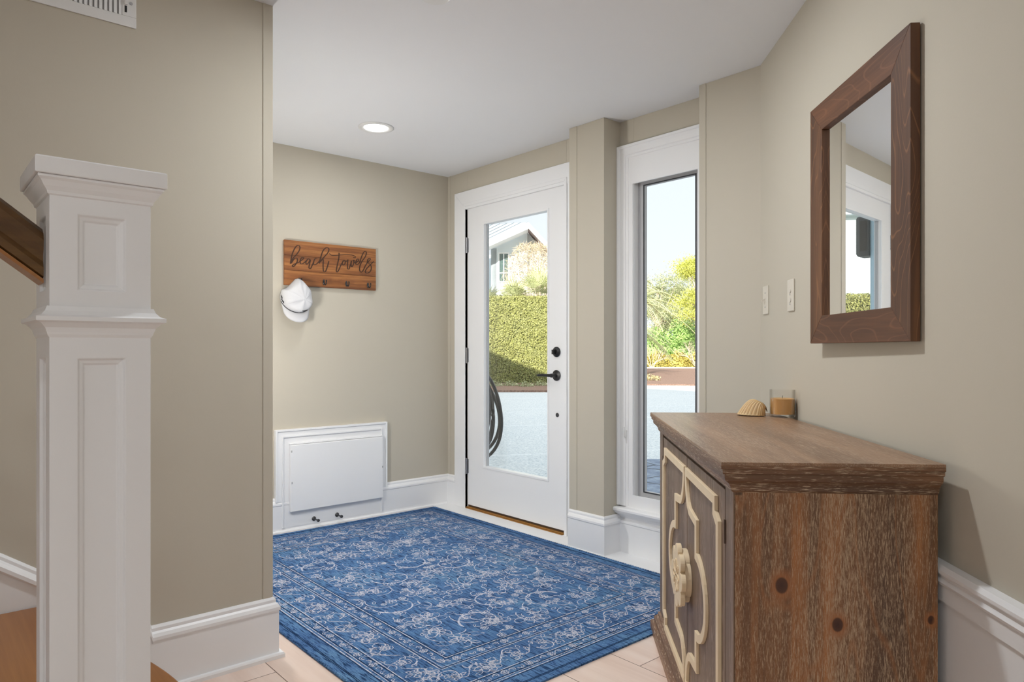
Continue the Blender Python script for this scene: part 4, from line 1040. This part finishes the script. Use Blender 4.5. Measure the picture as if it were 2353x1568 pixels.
# porch post, loudspeaker, hose
pt=empty('porch_post',(.615,1.60,G)); MB().box((-.12,-.10,0),(.12,.10,2.77)).build('shaft',M['blue'],pt,bevel=.004); MB().box((-.135,-.115,0),(.135,.115,.18)).build('plinth',M['blue'],pt,bevel=.003)
tag(pt,'pale blue porch post outside, seen in the mirror','post')
sk=empty('loudspeaker',(.735,1.56,2.15))
b=MB(); b.loft([[(x,y,z*s_) for x,y in ((.0,-.09),(.085*e,-.09),(.125*e,-.06),(.125*e,.09),(0,.09))] for z,s_,e in ((-.185,1,.86),(-.160,1,1),(.165,1,1),(.185,1,.92))]); b.build('cabinet',M['spk'],sk,bevel=.006)
MB().box((.02,-.093,-.14),(.078,-.0895,.14)).build('speaker_mesh',M['rubber'],sk); tag(sk,'black outdoor loudspeaker fixed to the pale blue post','loudspeaker')
hs=empty('garden_hose',(.22,.10,.64))
b=MB(); r=random.Random(4)
for k in range(5):
    R_=.285+.012*k*(1 if k%2 else -.6); x=.02+.022*k; oy=-.006*k
    b.tube([(x+.01*math.sin(3*a+k),oy+R_*.98*math.cos(a),(R_+.02)*math.sin(a)-.01*k) for a in [2*math.pi*i/48 for i in range(49)]],.0125,8)
b.build('coiled_tube',M['rubber'],hs); b=MB(); b.box((-.07,-.06,.17),(.13,.06,.20)); b.box((-.07,-.08,.10),(-.055,.08,.34)); b.box((.12,-.06,.17),(.13,.06,.26)); b.build('wall_bracket',M['dgrey'],hs)
tag(hs,'black garden hose coiled on a bracket outside the glass door','hose')

# planting seen through the tall window
def mound(name,X,Z,w,d,h,n,m,lab,cat='shrub',group=None,sz=.06,z0=G,seed=3):
    e=empty(name,cw(X,Z,z0)); r=random.Random(seed)
    b=MB(); rings=[]
    for j in range(1,7):
        ph=j/6*math.pi/2
        rings.append([(w*.42*math.cos(a)*math.sin(ph),d*.42*math.sin(a)*math.sin(ph),h*.82*math.cos(ph)) for a in [2*math.pi*i/16 for i in range(16)]])
    b.loft(rings); b.build('foliage_core',M['core'] if False else M[m],e)
    def f(rr):
        a=rr.uniform(0,6.28); ph=math.acos(rr.random()); dr_=rr.uniform(.82,1.08)+.18*noise.noise(Vector((a*2,ph*3,seed)))
        nn=Vector((math.cos(a)*math.sin(ph),math.sin(a)*math.sin(ph),math.cos(ph)))
        return Vector((w/2*nn.x*dr_,d/2*nn.y*dr_,h*nn.z*dr_)),nn
    foliage('leaf_mass',n,f,sz,M[m],e); tag(e,lab,cat,group); return e
for i,X in enumerate((8.6,9.9,11.2,12.5,13.8)):
    mound('golden_shrub',X,47.0,1.9,1.6,1.02,1500,'gold','low golden shrub in the row behind the mulch bed',group='low golden shrubs behind the mulch',sz=.09,seed=i)
mound('green_shrub',10.6,51,2.6,2.4,2.6,2200,'grn','rounded green shrub behind the golden row, left in the window','shrub',sz=.12,seed=9)
mound('green_shrub',13.2,53,4.2,3.0,3.4,3200,'grn','wider green shrub behind the golden row, right in the window','shrub',sz=.12,seed=12)
mound('green_shrub',15.6,54,3.4,3.0,3.0,2000,'yel','yellow-green shrub at the far right of the golden row','shrub',sz=.12,seed=14)
twiggy('twiggy_bush',9.0,44.9,2.0,.03,3,'bare tan bush before the golden row, left edge of the window',31,0,None,.05,3,6,.8,group='bare bushes in the mulch')
twiggy('twiggy_bush',11.9,44.6,2.3,.03,3,'bare tan bush before the golden row, right side of the window',33,0,None,.05,3,6,.8,group='bare bushes in the mulch')
tuft(5.4,27.2,260,.30,.4,M['tan'],'pale dry grass clump in the mulch beside the window edge','grass_clump','plant',None,.05)
def tree(name,X,Z,h,tr,crown_r,crown_z,n,m,lab,seed,blobs=9,sz=.13,trunk='twig',lean=0):
    r=random.Random(seed); e=empty(name,cw(X,Z,G)); b=MB()
    b.tube([(0,0,0),(.1+lean*.3,0,h*.3),(lean*.7,.1,h*.55),(lean,0,h*.85)],[tr,tr*.8,tr*.6,tr*.25],8)
    bl=[]
    for k in range(blobs):
        a=r.uniform(0,6.28); rr=crown_r*math.sqrt(r.random())*.8; z=crown_z+(h-crown_z)*r.random()
        c_=Vector((lean+rr*math.cos(a)*(1-.4*(z-crown_z)/(h-crown_z)),rr*math.sin(a),z)); bl.append((c_,r.uniform(.28,.5)*crown_r))
        s_=Vector((lean*.6,0,h*(.35+.25*r.random()))); b.tube([s_,(s_+c_)/2+Vector((0,0,.1)),c_],[tr*.35,tr*.22,tr*.1],5,cap=False)
    b.build('trunk',M[trunk],e,fix=False)
    def f(rr):
        c_,R_=rr.choice(bl); d=Vector((rr.gauss(0,1),rr.gauss(0,1),rr.gauss(0,1)))*R_*.42; d.z*=.6; d*=1+.5*noise.noise((c_+d)*2.5); return c_+d,None
    foliage('leaf_mass',n,f,sz,M[m],e,rnd=random.Random(seed)); tag(e,lab,'tree')
tree('pine_tree',12.6,45.5,7.1,.17,2.3,3.3,30000,'yel','yellow-green pine tree, tallest on the right of the window view',5,34,.055)
tree('olive_tree',14.9,50,7.8,.2,2.6,2.6,22000,'oliv','olive-leaved tree behind the pine at the right edge of the window',6,24,.06)
tree('olive_tree',12.0,58,7.6,.2,2.6,2.6,16000,'oliv','pale olive tree behind the palm at the left of the window view',15,24,.07,lean=.2)
tree('olive_tree',16.0,66,6.6,.2,2.9,2.6,9000,'oliv','small far tree between the pine and the palm in the window view',17,12,.12)
def feather_palm(X,Z,h,lab,seed,L_=2.4,n=26):
    r=random.Random(seed); e=empty('feather_palm',cw(X,Z,G)); b=MB(); t_=MB()
    t_.tube([(0,0,0),(.05,0,h*.5),(0,0,h)],[.16,.14,.13],10); t_.build('trunk',M['twig'],e)
    for k in range(n):
        a=r.uniform(0,6.28); el=r.uniform(-.3,1.3); l=L_*r.uniform(.8,1.1)
        hd_=Vector((math.cos(a),math.sin(a),0)); pts=[]
        for i in range(15):
            t=i/14; pts.append(Vector((0,0,h))+hd_*l*(t*math.cos(el)+.15*t*t)+Vector((0,0,l*(t*math.sin(el)-.75*t*t))))
        side=hd_.cross(Vector((0,0,1)))
        for i in range(1,14):
            d=(pts[i+1]-pts[i-1]).normalized() if i<14 else d
            for s_ in (-1,1):
                for o in (0,.5):
                    p=pts[i]+(pts[min(i+1,14)]-pts[i])*o; ll=.42*math.sin(math.pi*(.15+.8*i/14))
                    tip=p+(side*s_*.8+d*.7)*ll+Vector((0,0,-.25*ll)); w=d*.018
                    j=len(b.v); b.v+=[p-w,p+w,tip]; b.face((j,j+1,j+2))
        b.tube(pts,[.016]*15,4,cap=False)
    b.build('frond_mass',M['palm'],e,fix=False); tag(e,lab,'palm')
feather_palm(5.6,31.0,3.3,'feather palm with drooping fronds at the left of the window view',2)
feather_palm(5.3,33.5,4.2,'taller feather palm behind the drooping one, left edge of window',4,2.2,20)
feather_palm(6.3,36.5,2.4,'low feather palm between the bare bush and the olive tree',9,2.0,22)
